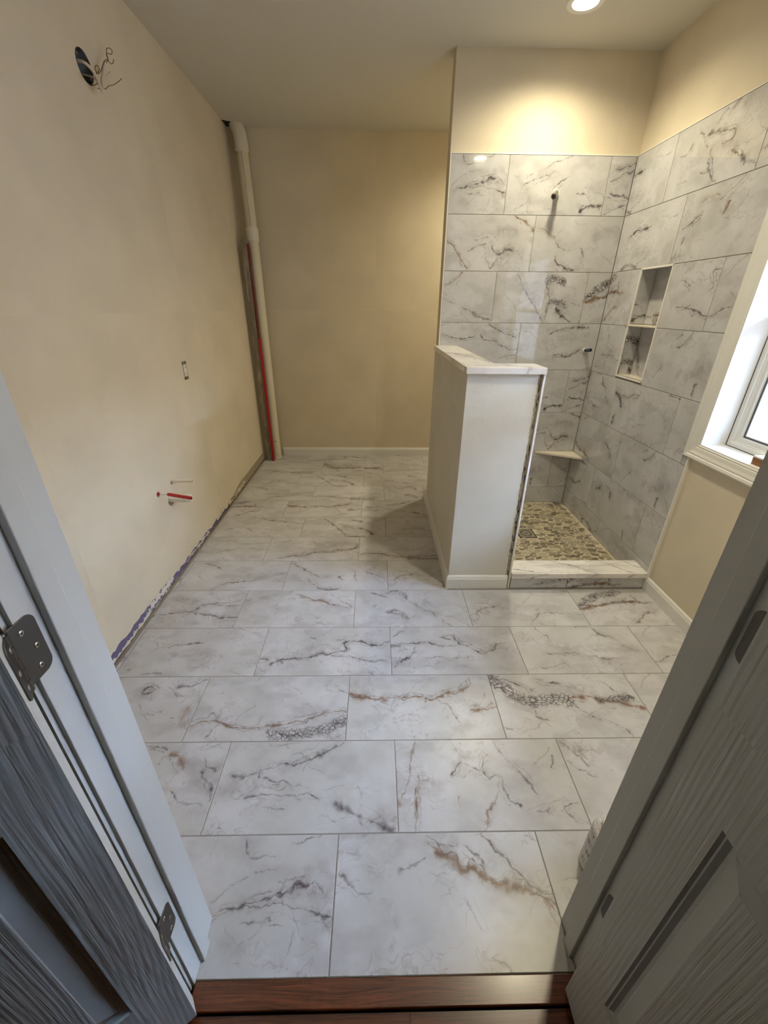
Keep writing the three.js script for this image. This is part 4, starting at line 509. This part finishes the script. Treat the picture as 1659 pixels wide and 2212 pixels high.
const outlet = group('uncovered_outlet'); tag(outlet, 'uncovered white outlet in a narrow wall cutout on the left wall', 'outlet'); outlet.position.set(XL, 1.101, -2.715);
mesh('back_box', [bx(-0.055, -0.05, -0.052, 0.052, -0.03, 0.03), bx(-0.05, -0.001, -0.0525, -0.0505, -0.03, 0.03), bx(-0.05, -0.001, 0.0505, 0.0525, -0.03, 0.03)], MAT.black, outlet);
const dev = mesh('device', rbx(-0.04, 0.001, -0.035, 0.034, -0.024, 0.019, 0.002), MAT.pvcWhite, outlet);
for (const y of [0.018, -0.018]) for (const z of [-0.008, 0.004]) mesh('slot', bx(0.0008, 0.0014, y - 0.004, y + 0.004, z - 0.0009, z + 0.0009), MAT.black, dev);
for (const y of [-0.05, 0.034]) mesh('strap', bx(-0.004, -0.0025, y, y + 0.016, -0.009, 0.006), MAT.steel, outlet);
// old paint and torn paper along the foot of the left wall
function ribbon(name, za, zb, lo, hi, x, mat, step = 0.022, parent = wallLeft) {
  const s = new THREE.Shape(), top = [], bot = []; for (let z = za; z > zb; z -= step * rr(0.5, 1.4)) { top.push([z, hi(z)]); bot.push([z, lo(z)]); }
  s.moveTo(-bot[0][0], bot[0][1]); for (const [z, y] of top) s.lineTo(-z, y); for (const [z, y] of bot.reverse()) s.lineTo(-z, y);
  const g = new THREE.ExtrudeGeometry(s, { depth: 0.0012, bevelEnabled: false }); g.rotateY(Math.PI / 2); g.translate(x, 0, 0); return mesh(name, g, mat, parent);
}
seed(31);
const purple = std({ color: 0x685e7c, roughness: 0.9 }), torn = std({ color: 0xd9d4c8, roughness: 0.95 }), taupe = std({ color: 0xa39680, roughness: 0.8 }), grime = std({ color: 0x6b6254, roughness: 0.95 });
ribbon('old_paint', -0.6, -1.98, () => 0.012, () => 0.055 + rr(-0.006, 0.009), XL, purple, 0.03);
ribbon('old_paint', -1.98, -3.05, () => rr(0.006, 0.012), (z) => 0.036 + rr(-0.012, 0.01), XL, purple, 0.03);
ribbon('torn_paper', -0.6, -1.75, () => 0.004, () => 0.024 + rr(-0.012, 0.014), XL + 0.0012, torn, 0.012);
ribbon('torn_paper', -1.72, -2.02, () => 0.014 + rr(0, 0.02), () => 0.058 + rr(-0.02, 0.012), XL + 0.0012, torn, 0.012);
ribbon('torn_paper', -2.2, -2.6, () => 0.02 + rr(-0.01, 0.01), () => 0.032 + rr(-0.012, 0.012), XL + 0.0012, torn, 0.012);
ribbon('torn_paper', -2.75, -3.5, () => 0.03 + rr(-0.01, 0.01), (z) => 0.045 + rr(-0.015, 0.015), XL + 0.0012, torn, 0.014);
ribbon('bare_strip', -3.0, -4.2, () => 0.004, (z) => mix(0.03, 0.084, sstep(-3.0, -3.4, z)) + rr(-0.003, 0.003), XL, taupe, 0.05);
ribbon('grime', -0.6, -4.2, () => 0.0, () => 0.01 + rr(-0.004, 0.006), XL + 0.0024, grime, 0.03);
for (let i = 0; i < 16; i++) { const z = -1.5 - 1.4 * rnd(), y = rr(0.05, 0.075); mesh('paper_curl', tube([[XL, y - 0.02, z], [XL + 0.004, y, z + rr(-0.004, 0.004)], [XL + 0.003, y + rr(0.005, 0.022), z + rr(-0.008, 0.008)]], 0.0009, 8, 4), torn, wallLeft); }

// container behind the right jamb
const tub = group('plastic_bottle'); tag(tub, 'white plastic bottle with grey print half hidden behind the right door jamb', 'bottle'); tub.position.set(0.646, 0, -0.614);
const printTex = dataTex(512, 512, (x, y) => { const row = Math.floor(y / 22), on = y % 22 > 7 && y % 22 < 17 && row > 2 && row < 19 && hash(Math.floor(x / 4), row, 3) > 0.45 && hash(Math.floor(x / 28), row, 8) > 0.25; return on ? [150, 150, 162] : [222, 223, 226]; });
mesh('body', new THREE.LatheGeometry([[0, 0], [0.042, 0], [0.045, 0.004], [0.045, 0.165], [0.04, 0.178], [0.024, 0.186], [0.022, 0.19]].map(p => new THREE.Vector2(...p)), 32), std({ map: printTex, roughness: 0.4 }), tub);
mesh('lid', new THREE.LatheGeometry([[0.026, 0.187], [0.027, 0.19], [0.027, 0.206], [0.022, 0.212], [0, 0.213]].map(p => new THREE.Vector2(...p)), 28), MAT.trimWhite, tub);

// ---------- recessed ceiling lights ----------
const glow = std({ color: 0xffffff, emissive: new THREE.Color().setRGB(1, 0.9, 0.68), emissiveIntensity: 22, roughness: 0.6 });
[[0.972, -2.752, 'recessed round ceiling light over the shower'], [0.99, -1.25, 'recessed round ceiling light mirrored in the shower tiles'], [1.0, -3.77, 'recessed round ceiling light hidden behind the shower partition']].forEach(([x, z, label]) => {
  const l = group('ceiling_light'); tag(l, label, 'ceiling light', 'recessed ceiling lights'); l.position.set(x, CE, z);
  mesh('trim_ring', new THREE.LatheGeometry([[0.058, -0.001], [0.06, -0.004], [0.082, -0.005], [0.085, -0.001], [0.085, 0], [0.058, 0]].map(p => new THREE.Vector2(...p)), 40), MAT.white, l);
  mesh('lamp_lens', cyl(0.058, [0, -0.003, 0], [0, -0.0005, 0], 36), glow, l);
  const s = new THREE.SpotLight(CAN_COLOR, CAN_POWER, 0, 1.36, 1.0, 2); s.name = 'lamp'; s.position.set(0, -0.012, 0); s.target.position.set(0, -1, 0); s.castShadow = true; s.shadow.radius = 2.6; s.shadow.mapSize.set(1024, 1024); l.add(s); l.add(s.target); s.target.name = 'lamp_aim';
});
renderer.render(scene, camera);
